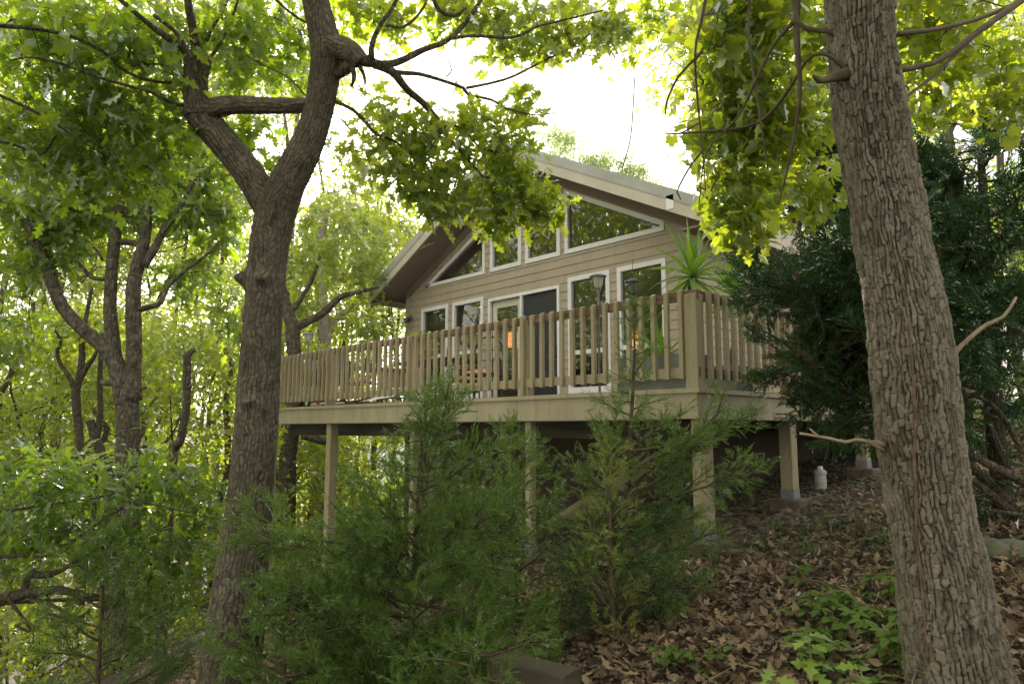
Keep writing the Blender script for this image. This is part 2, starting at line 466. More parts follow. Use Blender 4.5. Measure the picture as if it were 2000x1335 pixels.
M = {}
M['bark_oak'] = barkmat('bark_oak', (.024, .02, .013), (.085, .071, .05), (.18, .162, .123))
M['bark_block'] = barkmat('bark_block', (.020, .016, .010), (.105, .090, .064), (.27, .243, .19))
M['bark'] = barkmat('bark_plain', (.04, .032, .02), (.095, .078, .052), (.18, .158, .115), attr=False)
M['bark_pale'] = barkmat('bark_pale', (.16, .14, .11), (.26, .24, .20), (.40, .38, .34), attr=False)
M['bark_mid'] = barkmat('bark_mottled', (.035, .03, .02), (.10, .086, .06), (.25, .235, .185), attr=False, scale=7)
M['twig'] = noisy('twig', (.065, .048, .026), (.13, .10, .06), 12, .8)
M['twig_pale'] = noisy('twig_pale', (.22, .16, .10), (.34, .27, .19), 12, .7)
M['vinewood'] = noisy('vine_wood', (.10, .07, .04), (.20, .145, .09), 25, .85, bump=.002)
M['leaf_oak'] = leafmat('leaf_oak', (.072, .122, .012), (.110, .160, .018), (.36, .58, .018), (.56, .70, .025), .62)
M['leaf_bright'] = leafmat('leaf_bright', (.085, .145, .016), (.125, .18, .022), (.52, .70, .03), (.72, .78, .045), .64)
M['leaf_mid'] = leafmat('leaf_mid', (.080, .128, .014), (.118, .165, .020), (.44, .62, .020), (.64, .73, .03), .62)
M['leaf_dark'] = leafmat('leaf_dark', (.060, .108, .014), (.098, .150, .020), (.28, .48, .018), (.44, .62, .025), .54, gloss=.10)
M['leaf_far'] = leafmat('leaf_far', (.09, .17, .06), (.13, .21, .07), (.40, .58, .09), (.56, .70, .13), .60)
M['juniper'] = leafmat('juniper', (.098, .172, .030), (.150, .235, .042), (.16, .32, .024), (.27, .41, .035), .42, gloss=.03)
M['juniper_yellow_sun_tint'] = leafmat('juniper_yellow_sun_tint', (.22, .28, .06), (.34, .38, .09), (.30, .40, .05), (.42, .48, .08), .45, gloss=.03)  # yellowish foliage, brightened so its colour carries a patch of sunlight
M['cedar'] = leafmat('cedar', (.034, .078, .020), (.060, .118, .028), (.04, .13, .02), (.08, .20, .03), .34, gloss=.03)
M['cedar_brown'] = leafmat('cedar_brown', (.16, .075, .038), (.24, .12, .055), (.16, .06, .02), (.24, .1, .03), .3, gloss=.03)
M['yucca'] = leafmat('yucca_leaf', (.09, .19, .018), (.15, .27, .026), (.24, .52, .02), (.38, .62, .04), .42, gloss=.06)
M['seedling'] = leafmat('seedling_leaf', (.20, .32, .05), (.30, .42, .08), (.3, .5, .06), (.42, .6, .1), .35, gloss=.06)
M['vine'] = leafmat('vine_leaf', (.070, .135, .016), (.12, .19, .026), (.12, .28, .02), (.18, .36, .03), .3, gloss=.04)
M['grass'] = leafmat('grass_blade', (.07, .14, .03), (.13, .2, .04), (.12, .25, .04), (.22, .35, .06), .35, gloss=.05)
M['litter'] = leafmat('leaf_litter', (.065, .044, .025), (.37, .27, .17), (.12, .06, .03), (.24, .13, .06), .15, gloss=.05)
M['soil'] = noisy('soil', (.028, .021, .013), (.066, .050, .030), 6, .95, bump=.02, bscale=40)
M['gravel'] = leafmat('gravel', (.055, .043, .030), (.17, .145, .11), (0, 0, 0), (0, 0, 0), 0, gloss=.02)
M['boulder'] = noisy('boulder', (.06, .075, .04), (.16, .15, .11), 6, .9, bump=.01)
M['siding'] = painted('siding', (.385, .330, .240), (.43, .372, .275), (.315, .268, .19), .62)
M['trimbeige'] = noisy('trim_beige', (.40, .345, .26), (.46, .395, .30), 3, .6)
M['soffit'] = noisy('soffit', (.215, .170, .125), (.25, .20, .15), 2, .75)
M['fascia'] = noisy('fascia', (.52, .48, .38), (.60, .555, .45), 2.5, .55)
M['metalroof'] = noisy('metal_roof', (.36, .37, .34), (.44, .45, .42), 2.5, .4)
M['white'] = noisy('white_trim', (.74, .76, .77), (.82, .83, .83), 3, .45)
M['cream'] = noisy('door_cream', (.55, .53, .42), (.62, .60, .48), 2, .5)
M['deckpaint'] = painted('deck_paint', (.315, .268, .160), (.40, .348, .218), (.20, .175, .10))
M['fasciapaint'] = painted('rim_paint', (.35, .31, .195), (.43, .385, .25), (.24, .215, .13))
M['woodbare'] = noisy('weathered_wood', (.10, .058, .035), (.235, .15, .095), 7, .8, stretch=(.4, .4, 3), bump=.002, bscale=40)
M['foundation'] = noisy('foundation_panel', (.075, .056, .036), (.11, .083, .054), 1.5, .85, bump=.003, bscale=30)
M['concrete'] = noisy('concrete', (.08, .062, .042), (.15, .12, .088), 9, .9, bump=.004)
M['timber'] = noisy('timber', (.040, .033, .020), (.085, .070, .045), 5, .85, stretch=(.3, .3, 2), bump=.003)
M['black'] = noisy('black_metal', (.012, .012, .013), (.03, .03, .032), 10, .4)
M['darkgrey'] = noisy('dark_grey_metal', (.05, .055, .065), (.08, .085, .1), 6, .35)
M['galv'] = noisy('galvanised', (.16, .18, .18), (.24, .26, .26), 20, .55)
M['blackvoid'] = noisy('black_slot', (.01, .01, .01), (.015, .015, .015), 5, .9)
M['tank'] = noisy('white_tank', (.36, .37, .35), (.48, .48, .46), 4, .45)
M['interior'] = noisy('interior_wall', (.12, .09, .065), (.17, .13, .09), 1.5, .8)
M['ceilingwood'] = noisy('ceiling_wood', (.26, .10, .045), (.36, .15, .065), 2, .6, stretch=(.3, 4, 4))
M['blind'] = noisy('blind_slat', (.42, .42, .38), (.5, .5, .46), 4, .5)
M['terracotta'] = noisy('terracotta', (.30, .12, .05), (.42, .18, .08), 8, .8)
M['cushion'] = noisy('cushion', (.45, .16, .07), (.58, .27, .12), 30, .9)
M['greyplanter'] = noisy('grey_planter', (.17, .18, .17), (.26, .27, .25), 6, .6)
M['whitecloth'] = noisy('white_sling', (.62, .62, .6), (.74, .74, .72), 8, .8)
M['lampglass'] = noisy('frosted_glass', (.55, .56, .5), (.7, .7, .62), 6, .25)
M['red'] = noisy('red_label', (.45, .04, .03), (.5, .06, .05), 4, .5)
M['scr'] = noisy('insect_screen', (.035, .04, .045), (.05, .055, .06), 3, .6)
m, n, l, b = mat('window_glass', (1, 1, 1), .02)
n.remove(b); outn = [q for q in n if q.type == 'OUTPUT_MATERIAL'][0]
tr = n.new("ShaderNodeBsdfTransparent"); tr.inputs[0].default_value = (.62, .66, .62, 1)
gl = n.new("ShaderNodeBsdfGlossy"); gl.inputs['Roughness'].default_value = .015
tcg = n.new("ShaderNodeTexCoord"); ng = n.new("ShaderNodeTexNoise"); ng.inputs['Scale'].default_value = 1.6; l.new(tcg.outputs['Object'], ng.inputs[0])
bpg = n.new("ShaderNodeBump"); bpg.inputs['Strength'].default_value = .25; bpg.inputs['Distance'].default_value = .004; l.new(ng.outputs[0], bpg.inputs['Height']); l.new(bpg.outputs[0], gl.inputs['Normal'])
mxg = n.new("ShaderNodeMixShader"); lw = n.new("ShaderNodeLayerWeight"); lw.inputs[0].default_value = .35
mrg = n.new("ShaderNodeMapRange"); mrg.inputs[3].default_value = .12; mrg.inputs[4].default_value = .8; l.new(lw.outputs['Fresnel'], mrg.inputs[0])
l.new(mrg.outputs[0], mxg.inputs[0]); l.new(tr.outputs[0], mxg.inputs[1]); l.new(gl.outputs[0], mxg.inputs[2]); l.new(mxg.outputs[0], outn.inputs[0])
M['glass'] = m
m, n, l, b = mat('lamp_shade_lit', (.9, .4, .1), .8)
b.inputs['Emission Color'].default_value = (1, .33, .05, 1); b.inputs['Emission Strength'].default_value = 1.1
M['lampshade'] = m
m, n, l, b = mat('sliding_screen', (.04, .045, .05), .7)
b.inputs['Alpha'].default_value = .72
M['screen'] = m

# ------------------------------------------------------------------ ground and far hills
def build_ground():
    xs = np.concatenate([np.linspace(-260, -14, 70), np.linspace(-13.8, 8, 220), np.linspace(8.5, 200, 50)])
    ys = np.concatenate([np.linspace(-200, -8, 50), np.linspace(-7.8, 14, 220), np.linspace(14.5, 260, 60)])
    X, Y = np.meshgrid(xs, ys, indexing='ij'); Z = gh(X, Y)
    near = np.exp(-((X - 0) ** 2 + (Y + 0) ** 2) / 90)
    Z = Z + near * 0.015 * (vnoise(X * 6 + 400, Y * 6 + 400) - .5)
    V = np.stack([X, Y, Z], -1).reshape(-1, 3); a, b_ = X.shape
    i = np.arange(a - 1)[:, None] * b_; j = np.arange(b_ - 1)[None, :]
    mb = MB(); mb.add(V, np.stack([i + j, i + b_ + j, i + b_ + j + 1, i + j + 1], -1).reshape(-1, 4))
    tag(mb.build('ground', M['soil'], smooth=True), kind='structure')
build_ground()

def build_hills():
    mb = MB(); hm = noisy('wooded_hill_haze_tint', (.030, .075, .055), (.065, .13, .075), .12, .95, bump=2.5, bscale=.25)  # bluish distance haze painted into the hill's green
    az = np.linspace(math.radians(-75), math.radians(75), 260); rr = np.linspace(130, 330, 34)
    A, R = np.meshgrid(az, rr, indexing='ij')
    base = np.array([FWD[0], FWD[1]]); base = base / np.hypot(*base); side = np.array([base[1], -base[0]])
    X = CAM[0] + R * (np.cos(A) * base[0] + np.sin(A) * side[0]); Y = CAM[1] + R * (np.cos(A) * base[1] + np.sin(A) * side[1])
    t = (R - 130) / 200
    Z = -20 + 44 * np.sin(np.clip(t, 0, 1) * PI / 2) * (.75 + .35 * np.sin(A * 5 + 1) * .5) + 3.0 * vnoise(X * .09 + 500, Y * .09 + 500) + 3.5 * vnoise(X * .25 + 500, Y * .25 + 500)
    V = np.stack([X, Y, Z], -1).reshape(-1, 3); a, b_ = X.shape
    i = np.arange(a - 1)[:, None] * b_; j = np.arange(b_ - 1)[None, :]
    mb.add(V, np.stack([i + j, i + b_ + j, i + b_ + j + 1, i + j + 1], -1).reshape(-1, 4))
    tag(mb.build('hills', hm), kind='structure')
build_hills()

# ------------------------------------------------------------------ house
HB, DK, RAILZ, WY = 0.105, 0.385, 1.295, 3.087      # rim board bottom, deck top, rail top, wall plane
XL, XR, XC = -9.05, -1.75, -5.40
GY, PEAK, SLOPE = 2.45, 5.13, 0.508
house = empty('cabin', (XC, WY, -1.0), 'beige lap-sided gabled cabin with white-trimmed windows behind the raised deck', 'house')

# openings: (name, xa, xb, z0, z1, kind)
def roofz(x, off=0.0): return PEAK - off - SLOPE * abs(x - XC)
WZ0, WZ1 = 2.96, 4.02
OPEN = []
OPEN.append(('triL', lambda z: (max(-8.37, -6.45 - (3.96 - z) / .5 + 0.0), -6.45), 2.965, 3.90))
OPEN.append(('r1', lambda z: (-6.30, -5.45), 2.965, 4.16))
OPEN.append(('r2', lambda z: (-5.345, -4.49), 2.965, 4.16))
OPEN.append(('triR', lambda z: (-4.385, min(-2.38, -4.385 + (4.115 - z) / .5)), 2.965, 4.05))
OPEN.append(('w1', lambda z: (-8.48, -7.575), .62, 2.53))
OPEN.append(('w2', lambda z: (-7.43, -6.49), .62, 2.53))
OPEN.append(('door', lambda z: (-6.34, -4.51), DK, 2.46))
OPEN.append(('w3', lambda z: (-4.32, -3.43), .62, 2.545))
OPEN.append(('w4', lambda z: (-3.28, -2.37), .62, 2.545))

def siding_front():
    mb = MB(); EXP = .145; bot = .30
    z = bot; lim = lambda zz: (max(XL, XC - (PEAK - .10 - zz) / SLOPE), min(XR, XC + (PEAK - .10 - zz) / SLOPE))
    brk = sorted({q for o in OPEN for q in (o[2], o[3])})
    while z < PEAK - .25:
        zt = z + EXP; cuts = [z] + [q for q in brk if z + .004 < q < zt - .004] + [zt]
        for c0, c1 in zip(cuts[:-1], cuts[1:]):
            c0e, c1e = c0 + 1e-5, c1 - 1e-5
            segs = [lim(c0e) + lim(c1e)]
            for o in OPEN:
                if o[2] <= c0e and o[3] >= c1e:
                    a0, b0 = o[1](c0e); a1, b1 = o[1](c1e); a0 += .03; a1 += .03; b0 -= .03; b1 -= .03; ns = []
                    for (xa0, xb0, xa1, xb1) in segs:
                        if a0 < xb0 and b0 > xa0:
                            if xa0 < a0: ns.append((xa0, a0, xa1, a1))
                            if xb0 > b0: ns.append((b0, xb0, b1, xb1))
                        else: ns.append((xa0, xb0, xa1, xb1))
                    segs = ns
            y = lambda zz: WY - .004 - .013 * (1 - (zz - z) / EXP)
            for (xa0, xb0, xa1, xb1) in segs:
                if xb0 - xa0 < .005: continue
                V = [(xa0, y(c0), c0), (xb0, y(c0), c0), (xb1, y(c1), c1), (xa1, y(c1), c1),
                     (xa0, WY, c0), (xb0, WY, c0), (xb1, WY, c1), (xa1, WY, c1)]
                mb.add(V, np.array([[0, 1, 2, 3], [0, 4, 5, 1], [3, 2, 6, 7], [0, 3, 7, 4], [1, 5, 6, 2]]))
        z = zt
    return mb.build('wall', M['siding'], house)
siding_front()
def siding_side():
    mb = MB(); z = .30
    while z < 2.82:
        zt = z + .145; x = XR
        V = [(x + .017, WY + .12, z), (x + .017, 13, z), (x + .004, 13, zt), (x + .004, WY + .12, zt), (x, WY + .12, z), (x, 13, z), (x, 13, zt), (x, WY + .12, zt)]
        mb.add(V, np.array([[0, 1, 2, 3], [0, 4, 5, 1], [3, 2, 6, 7]])); z = zt
    box(mb, XR - .12, XR - .001, WY + .1, 13, .3, 2.98)
    mb.build('wall', M['siding'], house)
    mb = MB(); box(mb, XL, XL + .12, WY + .05, 13, -.2, 2.95); box(mb, XL, XR, 12.9, 13.0, -.2, 2.95)
    mb.build('wall', M['siding'], house)
siding_side()
mb = MB(); bevbox(mb, XR - .10, XR + .022, WY - .024, WY - .0, .28, 2.92, .004); bevbox(mb, XR + .001, XR + .024, WY + .001, WY + .12, .28, 2.92, .004)
mb.build('corner_board', M['trimbeige'], house)
mb = MB(); bevbox(mb, XL - .022, XL + .10, WY - .024, WY - .0, .28, 2.92, .004); mb.build('corner_board', M['trimbeige'], house)
mb = MB(); box(mb, XL + .02, XR - .02, WY + .002, WY + .10, -4.2, .30); box(mb, XR - .12, XR - .02, WY + .1, 13, -2.5, .30); box(mb, XL + .02, XL + .12, WY + .1, 13, -4.2, .3)
for x in np.arange(XL + .5, XR, .61): box(mb, x, x + .012, WY - .004, WY + .004, -4.2, .28)
mb.build('foundation_wall', M['foundation'], house)

# roof: two slabs, soffit, gable fascia, metal edge
def roof_side(sg, xe):
    L0 = XC; ze = roofz(xe)
    mb = MB(); y0, y1 = GY, 13.5
    n_ = np.array([sg * SLOPE, 0, 1]); n_ /= np.linalg.norm(n_)
    def slab(mbx, ya, yb, t0, t1, xa=L0, xb=xe):
        za, zb = roofz(xa), roofz(xb)
        V = []
        for yy in (ya, yb):
            for (x_, z_) in ((xa, za), (xb, zb)):
                for t in (t0, t1): V.append((x_, yy, z_ + t))
        mbx.add(V, np.array([[0, 2, 3, 1], [4, 5, 7, 6], [1, 3, 7, 5], [0, 4, 6, 2], [2, 6, 7, 3], [0, 1, 5, 4]]))
    slab(mb, y0 - .03, y1, -.045, .0)
    for yy in np.arange(y0 + .25, y1, .4):
        slab(mb, yy, yy + .03, .001, .028)
    mb.build('roof', M['metalroof'], house)
    mb = MB(); slab(mb, y0 - .036, y0 - .031, -.16, .004); mb.build('roof_edge', M['metalroof'], house)
    mb = MB(); slab(mb, y0 - .026, y0 + .012, -.335, -.10); mb.build('gable_fascia', M['fascia'], house)
    mb = MB(); slab(mb, y0 + .014, y1, -.30, -.27); mb.build('soffit', M['soffit'], house)
    mb = MB(); box(mb, min(xe, xe + sg * .02), max(xe, xe + sg * .02), y0 - .03, y1, ze - .33, ze - .02); mb.build('eave_fascia', M['fascia'], house)
    # frieze band under the soffit on the gable wall
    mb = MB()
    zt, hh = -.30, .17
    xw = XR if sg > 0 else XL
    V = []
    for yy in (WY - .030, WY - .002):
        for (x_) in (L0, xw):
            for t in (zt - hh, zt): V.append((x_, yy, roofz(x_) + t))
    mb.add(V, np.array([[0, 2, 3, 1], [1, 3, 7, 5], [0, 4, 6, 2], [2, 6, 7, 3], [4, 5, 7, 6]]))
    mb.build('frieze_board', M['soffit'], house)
roof_side(1, -1.28); roof_side(-1, -9.52)
mb = MB(); xe = -1.28; box(mb, xe - .005, xe + .10, GY - .02, GY + .03, roofz(xe) - .34, roofz(xe) - .12); mb.build('flashing', M['white'], house); mb = MB(); box(mb, xe - .62, xe - .50, GY - .036, GY - .029, roofz(xe - .56) - .30, roofz(xe - .56) - .10)
mb.build('flashing', M['white'], house)
# horizontal eave return under the soffit at right
mb = MB(); box(mb, XR + .03, -1.30, GY + .03, 13, 2.70, 2.73); mb.build('eave_soffit', M['soffit'], house); mb = MB(); box(mb, XL - .45, XL - .03, GY + .03, 13, 2.70, 2.73); mb.build('eave_soffit', M['soffit'], house)

# inside: floor, back wall, wood ceiling
mb = MB(); prism(mb, [(XL + .13, .3), (XR - .13, .3), (XR - .13, roofz(XR - .13) - .38), (XC, roofz(XC) - .38), (XL + .13, roofz(XL + .13) - .38)], 'y', WY + 4.5, WY + 4.59); box(mb, XL + .13, XR - .13, WY + .15, WY + 4.5, .28, .36)
mb.build('interior_wall', M['interior'], house)
mb = MB()
for sg in (-1, 1):
    xw = XR - .1 if sg > 0 else XL + .1
    V = [(XC, WY + .05, roofz(XC) - .36), (xw, WY + .05, roofz(xw) - .36), (xw, WY + 4.6, roofz(xw) - .36), (XC, WY + 4.6, roofz(XC) - .36)]
    mb.add(V, np.array([[0, 1, 2, 3]]))
mb.build('wood_ceiling', M['ceilingwood'], house)

def window(poly, name='window', fw=.075, mull=None, blind=False, trim=M['white'], y=WY, gtint='glass'):
    """poly: corners in (x,z), anticlockwise. trim strips proud of the siding, pane recessed"""
    P = np.array(poly, float); n_ = len(P); c = P.mean(0)
    mb = MB()
    # inner offset polygon
    inn = []
    for i in range(n_):
        p, a, b_ = P[i], P[i - 1], P[(i + 1) % n_]
        e1 = (p - a) / np.linalg.norm(p - a); e2 = (b_ - p) / np.linalg.norm(b_ - p)
        n1 = np.array([-e1[1], e1[0]]); n2 = np.array([-e2[1], e2[0]])
        A = np.array([n1, n2]); rhs = np.array([n1 @ p + fw, n2 @ p + fw]); inn.append(np.linalg.solve(A, rhs))
    inn = np.array(inn)
    for i in range(n_):
        j = (i + 1) % n_
        V = []
        for yy in (y - .034, y + .03):
            for q in (P[i], P[j], inn[j], inn[i]): V.append((q[0], yy, q[1]))
        mb.add(V, np.array([[0, 1, 2, 3], [4, 7, 6, 5], [0, 4, 5, 1], [1, 5, 6, 2], [2, 6, 7, 3], [3, 7, 4, 0]]))
    fr = mb.build(name, trim, house)
    mb = MB(); mb.add([(q[0], y + .018, q[1]) for q in inn], np.arange(n_)[None, :]); mb.build('pane', M[gtint], fr)
    x0, z0 = inn.min(0); x1, z1 = inn.max(0)
    if mull:
        mb = MB(); bevbox(mb, x0 - .003, x1 + .003, y - .012, y + .016, mull - .035, mull + .035, .005); mb.build('sash_rail', trim, fr)
        mb = MB(); bevbox(mb, x0 - .06, x1 + .10, y - .06, y - .036, z0 - .11, z0 - .065, .005); mb.build('sill', trim, fr)
    if blind:
        mb = MB(); zz = z1 - .02
        while zz > blind:
            V = [(x0 + .01, y + .06, zz), (x1 - .01, y + .06, zz), (x1 - .01, y + .082, zz + .014), (x0 + .01, y + .082, zz + .014)]
            mb.add(V, np.array([[0, 1, 2, 3]])); zz -= .030
        mb.build('blind', M['blind'], fr)
    return fr
window([(-8.37, 2.965), (-6.45, 2.965), (-6.45, 3.955), (-8.37, 2.995)], fw=.07)
window([(-6.30, 2.965), (-5.45, 2.965), (-5.45, 4.45), (-6.30, 4.03)], fw=.08)
window([(-5.345, 2.965), (-4.49, 2.965), (-4.49, 4.14), (-5.345, 4.57)], fw=.08)
window([(-4.385, 2.965), (-2.38, 2.965), (-2.38, 3.11), (-4.385, 4.11)], fw=.075)
window([(-8.48, .62), (-7.575, .62), (-7.575, 2.53), (-8.48, 2.53)], mull=1.5, blind=1.0)
window([(-7.43, .62), (-6.49, .62), (-6.49, 2.53), (-7.43, 2.53)], mull=1.5, blind=1.55)
window([(-4.32, .62), (-3.43, .62), (-3.43, 2.545), (-4.32, 2.545)], mull=1.27, blind=1.35)
window([(-3.28, .62), (-2.37, .62), (-2.37, 2.545), (-3.28, 2.545)], mull=1.27, blind=1.35)
# sliding patio door
mb = MB()
for (a, b_, c, d_) in ((-6.34, -6.285, DK + .004, 2.46), (-4.565, -4.51, DK + .004, 2.46), (-6.285, -4.565, 2.40, 2.46), (-5.475, -5.42, DK + .004, 2.40)): bevbox(mb, a, b_, WY - .045, WY + .02, c, d_, .004)
door = mb.build('sliding_door', M['white'], house)
mb = MB()
for (a, b_, c, d_) in ((-6.28, -6.16, DK + .01, 2.395), (-5.60, -5.48, DK + .01, 2.395), (-6.16, -5.60, 2.26, 2.395), (-6.16, -5.60, DK + .01, .55)): bevbox(mb, a, b_, WY + .03, WY + .07, c, d_, .004)
mb.build('door_panel', M['cream'], door)
mb = MB(); mb.add([(-6.16, WY + .05, .55), (-5.60, WY + .05, .55), (-5.60, WY + .05, 2.26), (-6.16, WY + .05, 2.26)], np.array([[0, 1, 2, 3]])); mb.build('pane', M['glass'], door)
mb = MB(); zz = 2.25
while zz > .58: mb.add([(-6.15, WY + .09, zz), (-5.61, WY + .09, zz), (-5.61, WY + .11, zz + .014), (-6.15, WY + .11, zz + .014)], np.array([[0, 1, 2, 3]])); zz -= .03
mb.build('blind', M['blind'], door)
mb = MB()
for (a, b_, c, d_) in ((-5.40, -5.30, DK + .01, 2.395), (-4.66, -4.57, DK + .01, 2.395), (-5.30, -4.66, 2.30, 2.395), (-5.30, -4.66, DK + .01, .5)): bevbox(mb, a, b_, WY + .045, WY + .085, c, d_, .004)
mb.build('door_panel', M['darkgrey'], door)
mb = MB(); mb.add([(-5.30, WY + .06, .5), (-4.66, WY + .06, .5), (-4.66, WY + .06, 2.3), (-5.30, WY + .06, 2.3)], np.array([[0, 1, 2, 3]])); mb.build('pane', M['glass'], door)
mb = MB(); box(mb, -5.415, -4.57, WY + .002, WY + .006, DK + .012, 2.398); mb.build('screen_panel', M['screen'], door)
mb = MB(); bevbox(mb, -4.64, -4.61, WY - .03, WY + .0, 1.25, 1.45, .004); mb.build('handle', M['black'], door)
# flood light at the left corner
mb = MB(); bevbox(mb, -8.90, -8.80, WY - .06, WY - .018, 2.33, 2.43, .01)
tube(mb, [(-8.85, WY - .05, 2.38), (-8.90, WY - .14, 2.37), (-8.95, WY - .17, 2.35)], [.018, .018, .018], 8)
fl = mb.build('floodlight', M['darkgrey'], house)
for dx in (-.10, .06):
    mb = MB(); lathe(mb, [(.02, .09), (.035, .08), (.05, .02), (.062, 0), (.055, -.01)], (-8.86 + dx, WY - .17, 2.28), 14); mb.build('lamp_head', M['white'] if dx < 0 else M['black'], fl)
# lamps seen through the blinds, wall cabinet
for (x, y, z, s) in ((-6.95, WY + 1.2, 1.85, 1.0), (-4.0, WY + 1.4, 1.58, .9)):
    nm = 'table_lamp'
    lp = empty(nm, (x, y, .9), 'lit orange table lamp inside, behind the blinds of the %s' % ('window left of the sliding door' if x < -6 else 'window right of the sliding door'), 'lamp', 'table lamps inside the cabin')
    mb = MB(); lathe(mb, [(.10, .30), (.17, .0)], (x, y, z - .15), 20); mb.build('lamp_shade', M['lampshade'], lp)
    mb = MB(); lathe(mb, [(.09, 0), (.09, .02), (.02, .04), (.05, .15), (.06, .3), (.015, .42), (.015, .58)], (x, y, z - .72), 14); mb.build('lamp_base', M['darkgrey'], lp)
mb = MB(); bevbox(mb, -7.6, -6.4, WY + .9, WY + 1.5, .36, 1.13, .01); tag(mb.build('sideboard', M['woodbare']), 'dark wooden sideboard under the lamp left of the sliding door', 'cabinet')
mb = MB(); bevbox(mb, -4.5, -3.3, WY + 1.1, WY + 1.7, .36, .86, .01); tag(mb.build('sideboard', M['woodbare']), 'low wooden sideboard under the lamp right of the sliding door', 'cabinet')

# ------------------------------------------------------------------ deck
deck = empty('deck', (-4.5, 1.5, DK), 'raised beige wooden deck with baluster railing on tall posts', 'deck')
S = 2.2538; DX0, DY1 = -9.06, 10.0
mb = MB()
y = 0.0
k = 0
while y < WY - .03:
    bevbox(mb, DX0, 0.02, y - .02, min(y + .118, WY - .03), DK - .038, DK, .004); y += .1445
y = WY
while y < DY1: bevbox(mb, XR + .03, .02, y - .02, y + .118, DK - .038, DK, .004); y += .1445
mb.build('deck_boards', M['woodbare'], deck)
mb = MB(); box(mb, DX0, .032, -.028, -.021, DK - .045, DK - .002); box(mb, .022, .03, -.02, DY1, DK - .045, DK - .002); mb.build('deck_edge', M['fasciapaint'], deck)
mb = MB()
for (a, b_) in ((DX0, -2.36), (-2.357, .0)): bevbox(mb, a, b_, -.004, .034, HB, DK - .042, .003)
bevbox(mb, -.038, .0, .036, DY1, HB, DK - .042, .003); bevbox(mb, DX0, DX0 + .038, .036, WY, HB, DK - .042, .003)
mb.build('rim_board', M['fasciapaint'], deck)
mb = MB()
for x in np.arange(DX0 + .4, -.1, .405): box(mb, x, x + .038, .036, WY - .03, HB + .005, DK - .04)
box(mb, DX0, -.04, .5, .58, HB - .2, HB + .003)
for yy in np.arange(WY + .3, DY1, .405): box(mb, XR + .05, -.04, yy, yy + .038, HB + .005, DK - .04)
mb.build('joists', M['timber'], deck)
mb = MB(); box(mb, DX0, -.3, .0, .02, HB - .012, HB - .001); mb.build('flashing', M['darkgrey'], deck)

def gz(x, y): return float(gh(x, y))
# support posts (with bracket and footing)
PW = .14
for i, (x, y, w) in enumerate([(-.035, .11, .14), (-S, .11, .09), (-2 * S, .11, .09), (-3 * S, .11, .14), (-4 * S + .08, .11, .14), (-.10, 1.95, .14), (-.10, 4.06, .14), (-.10, 6.3, .14), (-.10, 8.64, .14), (-4.57, 2.0, .09), (-6.8, 2.2, .14)]):
    g = gz(x, y); mb = MB(); bevbox(mb, x - w / 2, x + w / 2, y - w / 2, y + w / 2, g + .12, HB - .002 if i not in (9, 10) else HB - .21, .006)
    ps = mb.build('post', M['deckpaint'], deck)
    mb = MB(); bevbox(mb, x - w / 2 - .003, x + w / 2 + .003, y - w / 2 - .003, y + w / 2 + .003, g + .115, g + .215, .001)
    for q in (-.03, 0, .03): box(mb, x + q - .006, x + q + .006, y - w / 2 - .008, y - w / 2 - .002, g + .13, g + .20)
    mb.build('bracket', M['galv'], ps)
    mb = MB(); bevbox(mb, x - .17, x + .17, y - .17, y + .17, g - .3, g + .113, .015); mb.build('footing', M['concrete'], ps)
# railing
def rail_post(x, y, w, parent, z0=DK, z1=RAILZ - .04):
    mb = MB(); bevbox(mb, x - w / 2, x + w / 2, y - w / 2, y + w / 2, z0, z1, .004); return mb.build('post', M['deckpaint'], parent)
def baluster(cx, cy, axis, parent, z0=DK + .085, z1=RAILZ + .012, w=.042):
    mb = MB(); h = w / 2; dz = .018 + RNG.uniform(-.004, .004); z1 = z1 + RNG.uniform(-.005, .005); cx += RNG.uniform(-.005, .005)
    t = RNG.uniform(-.004, .004)
    if axis == 'x':   # outer face towards -y, bevelled top sloping outwards
        V = [(cx - h, cy - h, z0), (cx + h, cy - h, z0), (cx + h, cy + h, z0), (cx - h, cy + h, z0),
             (cx - h + t, cy - h, z1 - dz), (cx + h + t, cy - h, z1 - dz), (cx + h + t, cy + h, z1), (cx - h + t, cy + h, z1)]
    else:
        V = [(cx - h, cy - h, z0), (cx + h, cy - h, z0), (cx + h, cy + h, z0), (cx - h, cy + h, z0),
             (cx - h, cy - h, z1), (cx + h, cy - h, z1 - dz), (cx + h, cy + h, z1 - dz), (cx - h, cy + h, z1)]
    mb.add(V, BOXF); return mb.build('baluster', M['deckpaint'], parent)
front = MB(); bevbox(front, DX0, .012, .018, .056, RAILZ - .09, RAILZ, .004); bevbox(front, DX0, .012, .018, .056, DK + .10, DK + .19, .004)
rail = front.build('railing', M['woodbare'], deck)
mbp = MB(); bevbox(mbp, DX0, -.0, .012, .0165, DK + .098, DK + .192, .001); mbp.build('bottom_rail', M['fasciapaint'], rail)
nb = 0
for bay in range(4):
    xs_ = -S * bay; w0 = .14 if bay == 0 else .09
    rail_post(xs_ - (.055 if bay == 0 else 0), .066 + (.0 if bay else .0), .13 if bay == 0 else .10, rail)
    for kk in range(1, 15):
        x = xs_ - kk * S / 15
        if abs(x + 4 * S) < .05: continue
        baluster(x, -.005, 'x', rail); nb += 1
    if bay: baluster(xs_ + .07 - .07, -.008, 'x', rail, z0=DK + .0, w=.05)
rail_post(DX0 + .05, .066, .10, rail)
side = MB(); bevbox(side, -.036, .002, .060, DY1, RAILZ - .09, RAILZ - .001, .004); bevbox(side, -.036, .002, .12, DY1, DK + .10, DK + .19, .004)
rail2 = side.build('railing', M['woodbare'], deck)
yy = .20
rest = MB()
